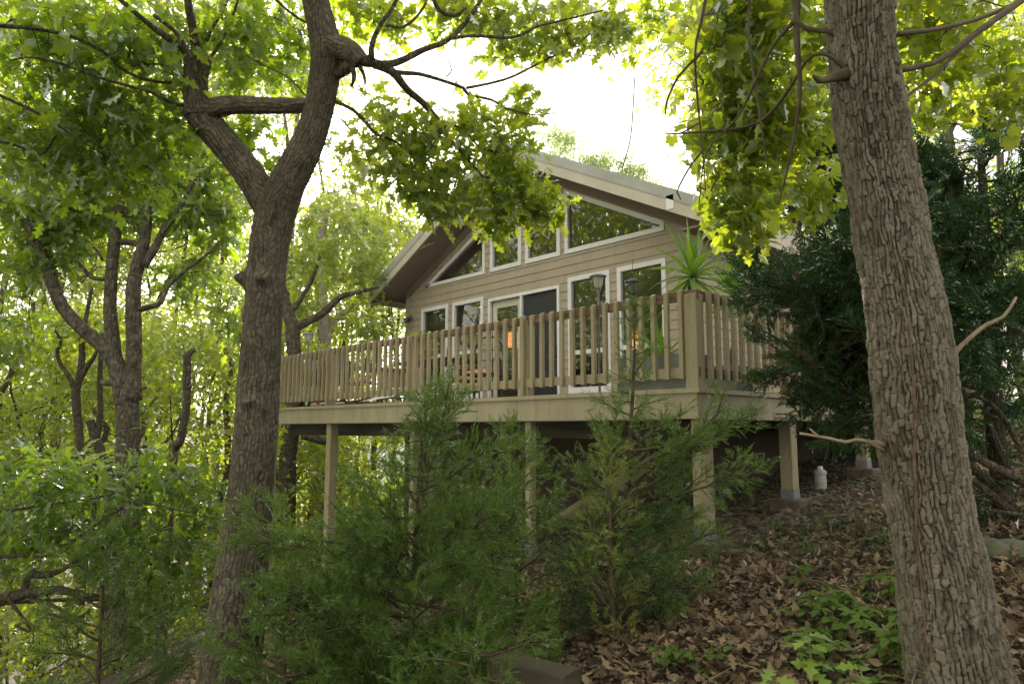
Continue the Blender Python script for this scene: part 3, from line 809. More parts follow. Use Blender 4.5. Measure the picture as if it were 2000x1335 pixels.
while yy < DY1 - .1:
    if yy < 4.9: baluster(.024, yy, 'y', rail2)
    else: bevbox(rest, .003, .045, yy - .021, yy + .021, DK + .085, RAILZ + .01, .004)
    yy += .150
o = rest.build('balusters', M['deckpaint'], rail2); o['kind'] = 'stuff'
for yy in (1.95, 4.06, 6.3, 8.6): rail_post(-.088, yy, .10, rail2)
lf = MB(); bevbox(lf, DX0, DX0 + .038, .12, WY - .05, RAILZ - .09, RAILZ, .004); bevbox(lf, DX0, DX0 + .038, .12, WY - .05, DK + .1, DK + .19, .004)
rail3 = lf.build('railing', M['woodbare'], deck)
lb = MB()
for yy in np.arange(.25, WY - .1, .15): bevbox(lb, DX0 - .045, DX0 - .003, yy - .021, yy + .021, DK + .085, RAILZ + .01, .004)
o = lb.build('balusters', M['deckpaint'], rail3); o['kind'] = 'stuff'
# diagonal stair stringer and braces under the deck
mb = MB(); tube(mb, [(-.75, 1.2, -.05), (-3.0, 1.2, -1.25)], [.09, .09], 4); tag(mb.build('stair_stringer', M['deckpaint'], deck))

# ------------------------------------------------------------------ things on the deck
def tubes(mb, paths, r, n=6):
    for p in paths: tube(mb, p, [r] * len(p), n)
def rotz(P, a, c):
    P = np.asarray(P, float); ca, sa = math.cos(a), math.sin(a)
    return np.stack([c[0] + P[..., 0] * ca - P[..., 1] * sa, c[1] + P[..., 0] * sa + P[..., 1] * ca, c[2] + P[..., 2]], -1)
def bistro_chair(loc, a, label):
    ch = empty('patio_chair', loc, label, 'chair', 'wrought iron patio chairs on the deck')
    sh, w, d, bh = .46, .24, .23, 1.12
    parts = {'leg': [[(-w, -d, 0), (-w, -d, sh)], [(w, -d, 0), (w, -d, sh)], [(-w, d, 0), (-w, d, sh)], [(w, d, 0), (w, d, sh)]]}
    for p in parts['leg']:
        mb = MB(); tube(mb, rotz(p, a, loc), [.013, .013], 6); mb.build('leg', M['black'], ch)
    t = np.linspace(0, PI, 13)
    arch = [(-w, d, sh)] + [(-w * math.cos(q), d + .05, sh + .38 + .26 * math.sin(q)) for q in t] + [(w, d, sh)]
    mb = MB(); tube(mb, rotz(arch, a, loc), [.013] * len(arch), 6)
    for x in np.linspace(-w * .8, w * .8, 6):
        tube(mb, rotz([(x, d + .01, sh), (x * .9, d + .04, sh + .38 + .25 * math.sqrt(max(0, 1 - (x / w) ** 2)))], a, loc), [.006, .006], 4)
    for q in (.25, .42): tube(mb, rotz([(-w, d + .03, sh + q), (w, d + .03, sh + q)], a, loc), [.007, .007], 4)
    mb.build('backrest', M['black'], ch)
    mb = MB()
    for sg in (-1, 1): tube(mb, rotz([(sg * w, d, sh + .22), (sg * (w + .03), 0, sh + .24), (sg * (w + .02), -d, sh + .22), (sg * w, -d, sh)], a, loc), [.011] * 4, 6, step=.05)
    mb.build('armrest', M['black'], ch)
    mb = MB(); fr_ = rotz([(-w, -d, sh), (w, -d, sh), (w, d, sh), (-w, d, sh), (-w, -d, sh)], a, loc); tube(mb, fr_, [.012] * 5, 6); mb.build('seat', M['black'], ch)
    mb = MB(); V = []
    nn = 9
    for i in range(nn):
        for j in range(nn):
            x = -1 + 2 * i / (nn - 1); y_ = -1 + 2 * j / (nn - 1); V.append((x * w * .98, y_ * d * .98, sh + .02 + .07 * (1 - x ** 4) * (1 - y_ ** 4) + .006 * math.sin(i * 2.4) * math.sin(j * 2.1)))
    V = rotz(V, a, loc); F = [(i * nn + j, (i + 1) * nn + j, (i + 1) * nn + j + 1, i * nn + j + 1) for i in range(nn - 1) for j in range(nn - 1)]
    mb.add(V, np.array(F)); mb.build('cushion', M['cushion'], ch, smooth=True)
    return ch
bistro_chair((-4.75, 1.55, DK), .5, 'black wrought iron chair with orange cushion in front of the sliding door')
bistro_chair((-6.05, 2.25, DK), 2.6, 'black wrought iron chair on the far side of the bar table')
bistro_chair((-7.9, 1.3, DK), -1.2, 'black wrought iron chair beside the grill, left of the table')
# table
tb = empty('patio_table', (-5.85, 1.5, DK), 'dark rectangular patio table on curved iron legs', 'table')
mb = MB(); bevbox(mb, -6.55, -5.15, 1.1, 1.9, DK + .70, DK + .745, .01); mb.build('tabletop', M['black'], tb)
for (x, y) in ((-6.4, 1.2), (-5.3, 1.2), (-6.4, 1.8), (-5.3, 1.8)):
    mb = MB(); s = 1 if x < -6 else -1
    tube(mb, [(x, y, DK + .70), (x + s * .14, y, DK + .5), (x + s * .16, y, DK + .35), (x - s * .02, y, DK)], [.014] * 4, 6, step=.05); mb.build('leg', M['black'], tb)
# flower pot on the table with plant
pt = empty('flower_pot', (-6.2, 1.45, DK + .745), 'terracotta pot with a leafy green plant on the patio table', 'plant pot')
mb = MB(); lathe(mb, [(.09, 0), (.125, .19), (.14, .19), (.14, .23), (.12, .23), (.11, .18)], (-6.2, 1.45, DK + .746), 20); mb.build('pot', M['terracotta'], pt)
mb = MB(); r_ = np.random.default_rng(3); cc = np.array([-6.2, 1.45, DK + 1.05]) + r_.standard_normal((60, 3)) * [.10, .10, .09]
leaves_at(mb, ELM, cc, cc - [-6.2, 1.45, DK + .95], 4, .03, .08, r_); mb.build('plant', M['leaf_bright'], pt)
# white sling lounger feet, low items
def sling(x, y, label):
    e = empty('deck_lounger', (x, y, DK), label, 'lounger', 'white sling loungers on the deck')
    mb = MB(); V = [(x - .35, y - .25, DK + .10), (x + .35, y - .25, DK + .10), (x + .35, y + .25, DK + .30), (x - .35, y + .25, DK + .30)]
    n5 = 6; VV = []
    for i in range(n5 + 1):
        t = i / n5; VV += [(x - .36, y - .3 + .7 * t, DK + .07 + .24 * t * t), (x + .36, y - .3 + .7 * t, DK + .07 + .24 * t * t)]
    mb.add(VV, np.array([(2 * i, 2 * i + 1, 2 * i + 3, 2 * i + 2) for i in range(n5)])); mb.build('sling_seat', M['whitecloth'], e)
    mb = MB()
    for sg in (-1, 1):
        tube(mb, [(x + sg * .37, y - .32, DK + .07), (x + sg * .37, y, DK + .12), (x + sg * .37, y + .42, DK + .33)], [.014] * 3, 6)
        tube(mb, [(x + sg * .37, y - .25, DK + .09), (x + sg * .37, y - .20, DK)], [.012] * 2, 6); tube(mb, [(x + sg * .37, y + .3, DK + .26), (x + sg * .37, y + .34, DK)], [.012] * 2, 6)
    mb.build('frame', M['black'], e)
sling(-6.15, .62, 'white sling lounger low on the deck, left of the second railing post')
sling(-4.9, .62, 'white sling lounger with black frame in front of the patio table')
# grill
gx, gy = -8.0, .62
gr = empty('gas_grill', (gx, gy, DK), 'dark closed barbecue grill behind the railing at the far end', 'grill')
mb = MB(); prof = [(gy - .26, DK + .62), (gy - .28, DK + .70), (gy - .2, DK + .82), (gy, DK + .88), (gy + .2, DK + .82), (gy + .28, DK + .70), (gy + .26, DK + .62)]
prism(mb, prof, 'x', gx - .42, gx + .42); mb.build('lid', M['darkgrey'], gr)
mb = MB(); prism(mb, [(gy - .22, DK + .40), (gy - .27, DK + .615), (gy + .27, DK + .615), (gy + .22, DK + .40)], 'x', gx - .41, gx + .41); mb.build('firebox', M['black'], gr)
mb = MB(); tube(mb, [(gx - .35, gy - .31, DK + .68), (gx + .35, gy - .31, DK + .68)], [.012, .012], 8); mb.build('handle', M['galv'], gr)
for (sx, sy) in ((-1, -1), (1, -1), (-1, 1), (1, 1)):
    mb = MB(); bevbox(mb, gx + sx * .36 - .02, gx + sx * .36 + .02, gy + sy * .2 - .02, gy + sy * .2 + .02, DK + .02, DK + .40, .003); mb.build('leg', M['black'], gr)
for sx in (-1, 1):
    mb = MB(); tube(mb, [(gx + sx * .40, gy - .2, DK + .07), (gx + sx * .45, gy - .2, DK + .07)], [.07, .07], 16); mb.build('wheel', M['black'], gr)
# white folded cart in front of the grill
ct = empty('hand_cart', (-7.35, .30, DK), 'white folded hand cart with black wheels lying by the railing', 'cart')
mb = MB(); tube(mb, [(-8.0, .26, DK + .05), (-7.0, .26, DK + .06)], [.016, .016], 8); tube(mb, [(-8.0, .44, DK + .05), (-7.0, .44, DK + .06)], [.016, .016], 8)
for x in (-7.9, -7.5, -7.1): tube(mb, [(x, .26, DK + .06), (x, .44, DK + .06)], [.012, .012], 6)
mb.build('frame', M['white'], ct)
for x in (-7.0, -7.85):
    mb = MB(); tube(mb, [(x, .20, DK + .075), (x, .235, DK + .075)], [.075, .075], 18); w = mb.build('wheel', M['black'], ct)
    mb = MB(); tube(mb, [(x, .192, DK + .075), (x, .199, DK + .075)], [.045, .045], 18); mb.build('hub', M['white'], w)
mb = MB(); bevbox(mb, -7.55, -7.45, .225, .24, DK + .05, DK + .12, .003); mb.build('handle_grip', M['red'], ct)
# solar lamps on the rail line
def solar(x, y, ztop, label):
    e = empty('garden_lamp', (x, y, DK), label, 'lamp', 'solar lamps standing on the deck')
    mb = MB(); tube(mb, [(x, y, DK), (x, y, ztop - .17)], [.013, .013], 8); mb.build('pole', M['galv'], e)
    mb = MB(); lathe(mb, [(.024, 0), (.036, .01), (.06, .13), (.058, .14)], (x, y, ztop - .17), 20); mb.build('lamp_glass', M['lampglass'], e)
    for k_ in range(8):
        a = k_ / 8 * 2 * PI; mb = MB(); tube(mb, [(x + .038 * math.cos(a), y + .038 * math.sin(a), ztop - .16), (x + .062 * math.cos(a), y + .062 * math.sin(a), ztop - .035)], [.0025, .0025], 4); mb.build('rib', M['galv'], e)
    mb = MB(); lathe(mb, [(.02, .035), (.05, .027), (.09, .006), (.094, 0), (.02, -.002)][::-1], (x, y, ztop - .04), 24); mb.build('cap', M['galv'], e)
P = at(1168, 540, 1.0); 
def onplane(u, v, Y):
    d = FWD + RGT * (u - 1000) / FPX - UPV * (v - 667.5) / FPX
    return CAM + d * (Y - CAM[1]) / d[1]
q = onplane(1168, 533, .14); solar(q[0], .14, q[2], 'white-topped solar lamp on a pole before the window right of the door')
q = onplane(603, 648, .30); solar(q[0], .30, q[2], 'grey-topped solar lamp on a pole at the far end beside the grill')
# hanging feeder on a thin rod
q = onplane(1236, 545, .30)
fd = empty('bird_feeder', (q[0], .30, DK), 'small black lantern-shaped bird feeder on a thin pole by the potted yucca', 'bird feeder')
mb = MB(); lathe(mb, [(.02, 0), (.05, .015), (.05, .025), (.03, .03)], (q[0], .30, q[2] - .17), 18); mb.build('tray', M['black'], fd); mb = MB(); lathe(mb, [(.06, .0), (.042, .025), (.015, .04), (.01, .055)], (q[0], .30, q[2] - .03), 18); mb.build('cap', M['black'], fd)
mb = MB(); lathe(mb, [(.034, .0), (.034, .105)], (q[0], .30, q[2] - .135), 16); mb.build('seed_tube', M['darkgrey'], fd)
mb = MB(); tube(mb, [(q[0], .30, DK), (q[0], .30, q[2] - .16)], [.008, .008], 6); tube(mb, [(q[0], .30, q[2] + .03), (q[0], .30, q[2] + .2)], [.003, .003], 5); mb.build('pole', M['black'], fd)

# yuccas in planters
def yucca(heads, name_loc, label, base_pts, potbox, seed):
    e = empty('potted_yucca', name_loc, label, 'potted plant', 'yuccas in planters at the deck corner')
    rg = np.random.default_rng(seed)
    mb = MB(); x0, x1, y0, y1, z1 = potbox
    V = []
    for (i_, z) in ((.03, DK + .002), (0, z1), (.02, z1), (.035, z1 - .05)):
        V += [(x0 + i_, y0 + i_, z), (x1 - i_, y0 + i_, z), (x1 - i_, y1 - i_, z), (x0 + i_, y1 - i_, z)]
    F = [(k_ * 4 + i, k_ * 4 + (i + 1) % 4, k_ * 4 + 4 + (i + 1) % 4, k_ * 4 + 4 + i) for k_ in range(3) for i in range(4)] + [(12, 13, 14, 15)]
    mb.add(V, np.array(F)); mb.build('planter', M['greyplanter'], e)
    ms = MB(); ml = MB()
    for (h, L, nl), b_ in zip(heads, base_pts):
        h = np.array(h); tube(ms, [b_, (np.array(b_) + h) / 2 + rg.standard_normal(3) * .02, h], [.028, .024, .022], 8, step=.04, wob=.06)
        for k_ in range(nl):
            a = k_ * 2.399; el = math.radians(82 - 125 * (k_ / nl) ** 1.1) + rg.uniform(-.1, .1)
            d0 = np.array([math.cos(a) * math.cos(el), math.sin(a) * math.cos(el), math.sin(el)])
            LL = L * rg.uniform(.75, 1.1); n6 = 8; w = .036 * rg.uniform(.8, 1.15)
            p = h.copy() + np.array([0, 0, -.05 * k_ / nl]); d = d0.copy(); side_ = norm(np.cross(d0, [0, 0, 1.0])); VV = []
            for s_ in range(n6 + 1):
                t = s_ / n6; ww = w * (0.55 + 1.2 * t if t < .35 else (1 - t) / .65 * .97 + .0)
                nn_ = norm(np.cross(side_, d))
                VV += [p - side_ * ww + nn_ * ww * .45, p.copy(), p + side_ * ww + nn_ * ww * .45]
                d = norm(d + np.array([0, 0, -.085 - .08 * (1 - abs(d0[2]))]) * (t + .2)); p = p + d * LL / n6
            FF = []
            for s_ in range(n6): q_ = 3 * s_; FF += [(q_, q_ + 1, q_ + 4, q_ + 3), (q_ + 1, q_ + 2, q_ + 5, q_ + 4)]
            ml.add(VV, np.array(FF))
    ms.build('stem', M['twig'], e); ml.build('leaves', M['yucca'], e)
h1 = onplane(1352, 535, .45); h2_ = at(1432, 575, 8.1); h3 = onplane(1290, 705, .55)
yucca([(h1, .62, 38), (h3, .5, 28)], (-.55, .5, DK), 'tall yucca with long sword leaves rising over the corner post', [(h1[0] - .08, .42, DK + .3), (h3[0], .5, DK + .3)], (-1.15, -.25, .25, .62, DK + .36), 5)
yucca([(h2_, .60, 42)], (h2_[0], h2_[1], DK), 'second smaller yucca by the side railing, right of the tall one', [(h2_[0] - .1, h2_[1], DK + .3)], (h2_[0] - .3, h2_[0] + .12, h2_[1] - .2, h2_[1] + .2, DK + .34), 6)

# white tank under the deck
q = ground_hit(1604, 957)
tk = empty('water_tank', q, 'small white cylinder tank standing on gravel under the deck', 'tank')
g = gz(q[0], q[1])
mb = MB(); lathe(mb, [(.062, 0), (.07, .008), (.07, .10), (.073, .105), (.073, .112), (.07, .116), (.066, .19), (.077, .20), (.077, .23), (.066, .245), (.05, .26)], (q[0], q[1], g), 24); mb.build('body', M['tank'], tk, smooth=False)
mb = MB(); lathe(mb, [(.032, 0), (.032, .035), (.022, .04)], (q[0], q[1], g + .26), 16); mb.build('cap', M['white'], tk)

# timber step, bottom centre
c0 = at(985, 1305, 3.75); c1 = at(1118, 1340, 3.5)
st = empty('timber_step', (c0 + c1) / 2, 'old brown landscape timbers forming a step in the leaf litter', 'step')
d = norm(c1 - c0); d[2] = d[2]; s = norm(np.cross(d, [0, 0, 1])); 
def beam(a, b_, w, h, mt, parent, name):
    d = norm(b_ - a); s = norm(np.cross(d, [0, 0, 1.0])); u = np.cross(s, d); V = []; bb = .012
    for e_ in (a, b_):
        for (i, j) in ((-w + bb, -h), (w - bb, -h), (w, -h + bb), (w, h - bb), (w - bb, h), (-w + bb, h), (-w, h - bb), (-w, -h + bb)): V.append(e_ + s * i + u * j)
    mbx = MB(); mbx.add(V, [np.array([(i, (i + 1) % 8, 8 + (i + 1) % 8, 8 + i) for i in range(8)]), np.arange(8)[::-1][None, :], (np.arange(8) + 8)[None, :]])
    return mbx.build(name, mt, parent)
a_ = c0 + norm(c0 - c1) * .05
beam(a_, c1, .085, .07, M['timber'], st, 'timber'); beam(a_ + [0, 0, -.142], c1 + [0.0, 0, -.142] - norm(c1 - c0) * .02, .085, .07, M['timber'], st, 'timber')

# ------------------------------------------------------------------ hero trees
DS = 1.0
def px(path, D=None):
    """list of (u, v, width_px, D) -> points, radii"""
    P = [at(p[0], p[1], DS * (p[3] if len(p) > 3 else D)) for p in path]
    R = [p[2] / 2 * DS * (p[3] if len(p) > 3 else D) / FPX for p in path]
    return np.array(P), np.array(R)

class Skel:
    def __init__(self): self.p = []
    def add(self, P): self.p.append(np.asarray(P))
    def arr(self): return np.concatenate(self.p)

def limb(mb, sk, path, D=None, n=8, step=.05, wob=.05, start=None):
    P, R = px(path, D)
    if start is not None: P[0] = start
    P, R = tube(mb, P, R, n, step=step, wob=wob); sk.add(P); return P

def clump_foliage(mt, ml, sk, clumps, tmpl, size, rng, k=9, spreadr=.05, tw=.005, droop=.15, up=.75, dscale=.8):
    """clumps: (u, v, D, ru, rv, n) image-space ellipsoids given real depth; every tuft is joined to the nearest wood"""
    pts = sk.arr(); C = []; O = []
    for (u, v, D, ru, rv, n) in clumps:
        D = D * DS
        r = ru * D / FPX
        for _ in range(int(n)):
            q = norm(rng.standard_normal(3)) * rng.uniform(0, 1) ** (1 / 3)
            Dd = max(1.6, D + q[2] * r * dscale)
            C.append(at(u + q[0] * ru, v + q[1] * rv, Dd))
    C = np.array(C)
    # join nearest-first
    d0 = np.array([np.min(np.sum((pts - c) ** 2, 1)) for c in C]); order = np.argsort(d0)
    cap = 60000; buf = np.empty((len(pts) + len(C) * 5, 3)); buf[:len(pts)] = pts; nb_ = len(pts)
    for idx in order:
        c = C[idx]; dd = np.sum((buf[:nb_] - c) ** 2, 1); j = int(np.argmin(dd)); a = buf[j]; L = math.sqrt(dd[j])
        if L > .03:
            m1 = a + (c - a) * .45 + rng.standard_normal(3) * L * .10 + np.array([0, 0, L * .08])
            r_ = min(.018, tw * (.6 + 1.0 * L))
            P, R = tube(mt, [a, m1, c], [r_, r_ * .75, r_ * .35], 4, step=max(.06, L / 5), cap=False)
            kk = P[1:]; 
            if len(kk) > 5: kk = kk[np.linspace(0, len(kk) - 1, 5).astype(int)]
            buf[nb_:nb_ + len(kk)] = kk; nb_ += len(kk)
        O.append((idx, c - a))
    OD = np.zeros((len(C), 3))
    for i, o_ in O: OD[i] = o_
    OD += rng.standard_normal(OD.shape) * .05
    if isinstance(tmpl, list):
        h_ = rng.integers(0, len(tmpl), len(C))
        for q_, t_ in enumerate(tmpl):
            if (h_ == q_).any(): leaves_at(ml, t_, C[h_ == q_], OD[h_ == q_], k, spreadr, size, rng, up=up, droop=droop)
    else: leaves_at(ml, tmpl, C, OD, k, spreadr, size, rng, up=up, droop=droop)

def tree_root(name, x, y, label, cat='tree', group=None):
    return empty(name, (x, y, gz(x, y)), label, cat, group)

# --- right-hand trunk with blocky bark
DS = .77
D = 3.65
path = [(1888, 1480, 236), (1874, 1335, 194), (1851, 1200, 172), (1838, 1100, 160), (1817, 1000, 151), (1803, 900, 150), (1791, 800, 147), (1780, 700, 143), (1766, 600, 134),
        (1746, 500, 124), (1730, 400, 120), (1711, 300, 121), (1697, 200, 121), (1685, 100, 115), (1679, 0, 116), (1668, -150, 108), (1650, -320, 98)]
P, R = px(path, D); R[0] *= .9; base = P[0].copy(); g = gz(base[0], base[1])
P = np.vstack([[P[0] + (P[0] - P[1]) * .9], P]); R = np.concatenate([[R[0] * 1.15], R])
rt = tree_root('oak_tree', base[0], base[1], 'thick leaning trunk with deep blocky bark in the right foreground')
mb = MB(); bp_, br_, T_, N_, B_ = bark_tube(mb, P, R * .93, .0165, .052, .0150, res=.0034, seed=1, crisp=.20)
mb.build('trunk', M['bark_block'], rt, attr=True, smooth=True)
# limbs and twigs of the right tree
sk = Skel(); mt = MB(); sk.add(px(path[9:], D)[0])
limb(mt, sk, [(1665, 140, 30, 3.6), (1625, 152, 18, 3.52), (1600, 158, 12, 3.48), (1588, 148, 7, 3.45)])
limb(mt, sk, [(1660, 140, 14, 3.58), (1625, 112, 8, 3.6), (1600, 105, 7, 3.62), (1575, 120, 6, 3.7), (1530, 190, 7, 3.9), (1480, 240, 6, 4.1), (1400, 255, 5, 4.3), (1305, 262, 3, 4.5)])
limb(mt, sk, [(1660, 75, 14, 3.62), (1620, 62, 10, 3.65), (1560, 45, 9, 3.7), (1545, -60, 13, 3.8)])
limb(mt, sk, [(1560, -60, 15, 3.9), (1556, 60, 13, 3.8), (1562, 180, 9, 3.75), (1545, 300, 5, 3.8), (1520, 400, 3, 3.9)])
limb(mt, sk, [(1548, 45, 9, 3.8), (1510, 90, 7, 3.9), (1475, 160, 5, 4.0), (1440, 230, 4, 4.1), (1380, 300, 3, 4.2), (1365, 400, 2, 4.3)])
limb(mt, sk, [(1390, -60, 8, 4.2), (1372, 30, 6, 4.2), (1358, 100, 5, 4.2), (1362, 190, 4, 4.3), (1372, 290, 3, 4.4), (1378, 370, 2, 4.4)])
limb(mt, sk, [(1372, 100, 6, 4.2), (1325, 150, 4.5, 4.3), (1302, 200, 4, 4.3), (1300, 225, 2, 4.3)])
limb(mt, sk, [(1375, 290, 4, 4.3), (1345, 330, 3.5, 4.4), (1322, 375, 3, 4.5), (1330, 390, 2, 4.5)])
limb(mt, sk, [(1365, 240, 4, 4.3), (1330, 260, 3, 4.3), (1300, 262, 2, 4.4)])
limb(mt, sk, [(1240, 150, 2, 4.6), (1232, 265, 2.5, 4.5), (1215, 330, 2, 4.5)])
limb(mt, sk, [(1470, -60, 6, 4.1), (1462, 60, 5, 4.1), (1480, 200, 4, 4.0), (1500, 330, 3, 4.0)])
limb(mt, sk, [(1745, 68, 12, 3.75), (1840, 55, 9, 3.9), (1930, 30, 8, 4.1), (2040, -20, 7, 4.3)])
limb(mt, sk, [(1745, 140, 12, 3.75), (1830, 120, 10, 3.9), (1900, 70, 12, 4.0), (2010, -10, 15, 4.2)])
limb(mt, sk, [(1762, 195, 6, 3.8), (1820, 150, 7, 3.9), (1900, 75, 6, 4.0)])
mt2 = MB(); sk2 = Skel(); mt3 = MB()
limb(mt2, sk2, [(1728, 868, 16, 3.62), (1700, 863, 8, 3.55), (1672, 858, 6.5, 3.5), (1652, 863, 6.5, 3.48), (1620, 856, 6, 3.45), (1563, 846, 5, 3.4)])
limb(mt2, sk2, [(1600, 852, 5, 3.43), (1590, 845, 4.5, 3.43), (1582, 837, 4, 3.43)])
limb(mt3, sk2, [(1852, 705, 14, 3.6), (1880, 672, 9, 3.6), (1925, 635, 8, 3.6), (1960, 618, 7, 3.6), (1985, 580, 5, 3.6)])
limb(mt2, sk2, [(1725, 878, 10, 3.6), (1705, 868, 6, 3.55), (1695, 860, 3, 3.53)])
# climbing vine stem up the bark
vm = [(1765, 1320, 8), (1764, 1240, 7), (1758, 1100, 7), (1768, 1030, 7), (1775, 980, 7), (1777, 900, 7), (1786, 820, 7), (1783, 740, 6), (1778, 640, 6)]
VP, VR = px(vm, D - .25); 
# pull the vine onto the bark surface
VPr, VRr = resample(VP, VR, .02)
out_ = []
for p in VPr:
    j = int(np.argmin(np.sum((bp_ - p) ** 2, 1))); v_ = p - bp_[j]; v_ -= T_[j] * np.dot(v_, T_[j]); out_.append(bp_[j] + norm(v_) * (br_[j] + .016))
vn = MB(); tube(vn, out_, VRr * .9, 7, wob=.12)
o = vn.build('vine_stem', M['vinewood'], None, smooth=True); o['label'] = 'thin brown vine climbing the front of the thick blocky trunk'; o['category'] = 'vine'
mt2.build('branch', M['twig_pale'], rt, smooth=True); mt3.build('branch', M['twig_pale'], rt, smooth=True)
ml = MB()
clump_foliage(mt, ml, sk, [(1440, 60, 4.6, 90, 70, 55), (1560, 60, 5.0, 90, 80, 55), (1470, 160, 4.8, 90, 60, 50), (1430, 270, 4.9, 65, 60, 45), (1530, 250, 5.0, 80, 80, 60), (1440, 345, 4.9, 60, 50, 44),
                              (1450, 425, 4.8, 50, 38, 34), (1560, 370, 5.4, 80, 60, 40), (1650, 40, 5.2, 60, 70, 30), (1820, 60, 5.0, 80, 80, 60), (1930, 90, 5.4, 90, 90, 60), (1830, 170, 5.2, 70, 60, 40), (1960, 190, 5.6, 80, 60, 40),
                              (1850, -30, 4.6, 120, 50, 40), (1480, -40, 4.6, 120, 50, 40), (1400, 170, 5.0, 50, 60, 26), (1385, 60, 5.2, 40, 50, 14)],
              [STAR, OAK, OAKM], .082, np.random.default_rng(11), k=7, spreadr=.07, droop=.35, up=.6)
mt.build('branches', M['twig'], rt, smooth=True); ml.build('crown', M['leaf_bright'], rt)

# --- left forked oak
DS = 1.0
D = 4.8
trunk = [(438, 1480, 150), (446, 1335, 120), (462, 1200, 108), (474, 1100, 98), (486, 1000, 90), (495, 900, 84), (503, 780, 86), (511, 650, 77), (519, 560, 76), (527, 480, 76), (540, 410, 80), (566, 350, 68), (600, 285, 62), (620, 225, 54), (632, 160, 56), (637, 95, 58), (625, 40, 54), (612, -20, 50), (602, -120, 46), (598, -260, 40)]
P, R = px(trunk, D); base = P[0]
R = R * .94; P = np.vstack([[P[0] + (P[0] - P[1]) * .8], P]); R = np.concatenate([[R[0] * 1.1], R])
lt = tree_root('oak_tree', base[0], base[1], 'tall forked trunk with burls in the left foreground, sun behind its fork')
mb = MB()
BK = dict(res=.006, crisp=.34)
# burls: (arc length, angle, ...) found by projecting a photo point to the trunk
def bump_at(P, R, u, v, D, sa, ss, h):
    Pq, Rq = resample(P, R, .006); T, N, B = frames(Pq); p = at(u, v, D)
    j = int(np.argmin(np.sum((Pq - p) ** 2, 1))); d_ = p - Pq[j]; ang = math.atan2(np.dot(d_, B[j]), np.dot(d_, N[j]))
    Ssum = np.concatenate([[0], np.cumsum(np.linalg.norm(np.diff(Pq, axis=0), axis=1))]); return (Ssum[j], ang, sa, ss, h)
bumps = [bump_at(P, R, 482, 552, D - .04, .055, .05, .085), bump_at(P, R, 512, 552, D - .12, .05, .04, .06), bump_at(P, R, 488, 792, D - .12, .04, .035, .035), bump_at(P, R, 487, 620, D - .05, .02, .03, .02), bump_at(P, R, 655, 110, D, .07, .07, .05)]
bark_tube(mb, P, R, .026, .050, .0055, bumps=bumps, seed=3, **BK)
ll = [(545, 425, 66), (520, 390, 64), (490, 345, 56), (455, 300, 56), (425, 262, 58), (398, 235, 58), (378, 215, 52), (366, 205, 30)]
bark_tube(mb, *px(ll, D + .02), .026, .05, .0055, seed=5, **BK)
stub = [(392, 232, 52, 4.8), (386, 200, 44, 4.78), (381, 160, 40, 4.78), (385, 128, 50, 4.78), (390, 106, 44, 4.78)]
bark_tube(mb, *px(stub), .026, .05, .007, seed=6, **BK)
hl = [(395, 222, 46, 4.8), (420, 210, 38, 4.76), (455, 205, 34, 4.74), (500, 206, 32, 4.72), (545, 208, 30, 4.74), (575, 205, 27, 4.77), (618, 208, 27, 4.8)]
bark_tube(mb, *px(hl), .026, .05, .0055, seed=7, **BK)
brk = [(640, 92, 52, 4.8), (668, 95, 44, 4.75), (690, 104, 36, 4.7), (706, 122, 30, 4.7)]
bark_tube(mb, *px(brk), .026, .05, .005, seed=8, **BK)
mb.build('trunk', M['bark_oak'], lt, attr=True, smooth=True)
mt = MB(); sk = Skel(); sk.add(px(trunk[13:], D)[0])
# dead broken stub
limb(mt, sk, [(650, 150, 22, 4.8), (675, 135, 22, 4.75), (690, 120, 20, 4.72)])
limb(mt, sk, [(686, 125, 12, 4.7), (692, 150, 9, 4.68), (686, 170, 5, 4.68)]); limb(mt, sk, [(702, 128, 10, 4.7), (712, 150, 6, 4.7), (713, 166, 3, 4.7)])
main = [(700, 115, 28, 4.7), (730, 124, 20, 4.75), (765, 140, 17, 4.8), (795, 175, 14, 4.9), (830, 205, 13, 5.0), (862, 245, 11, 5.1), (885, 280, 9, 5.2), (920, 310, 6, 5.3)]
limb(mt, sk, main); 
limb(mt, sk, [(735, 126, 17, 4.75), (775, 122, 14, 4.8), (825, 98, 12, 4.9), (868, 82, 10, 5.0), (905, 50, 9, 5.1), (945, -10, 7, 5.2), (960, -60, 6, 5.3)])
limb(mt, sk, [(880, 75, 7, 5.0), (930, 70, 6.5, 5.1), (1000, 73, 6, 5.2), (1050, 52, 5, 5.3), (1090, 42, 4, 5.4), (1180, 20, 3, 5.6)])
limb(mt, sk, [(725, 118, 13, 4.72), (727, 85, 11, 4.7), (745, 45, 9, 4.7), (770, 10, 8, 4.7), (785, -50, 6, 4.7)])
limb(mt, sk, [(755, 50, 7, 4.7), (790, 52, 6, 4.8), (820, 25, 5, 4.9), (840, -10, 5, 5.0)])
limb(mt, sk, [(840, -20, 8, 5.0), (858, 20, 8, 5.0), (890, 30, 8, 5.05), (910, 15, 5, 5.1)])
limb(mt, sk, [(770, 142, 10, 4.8), (820, 145, 8, 4.9), (865, 158, 7, 5.0), (905, 172, 6.5, 5.1), (915, 185, 6, 5.15), (960, 195, 5, 5.2), (990, 212, 4, 5.3), (1050, 225, 2.5, 5.4), (1098, 216, 1.5, 5.5)])
limb(mt, sk, [(912, 172, 6, 5.1), (960, 162, 5, 5.3), (1000, 150, 4.5, 5.4), (1060, 120, 4, 5.5), (1120, 90, 3, 5.7), (1160, 60, 2, 5.8)])
limb(mt, sk, [(912, 180, 4, 5.1), (925, 215, 3, 5.15), (926, 245, 2, 5.2)])
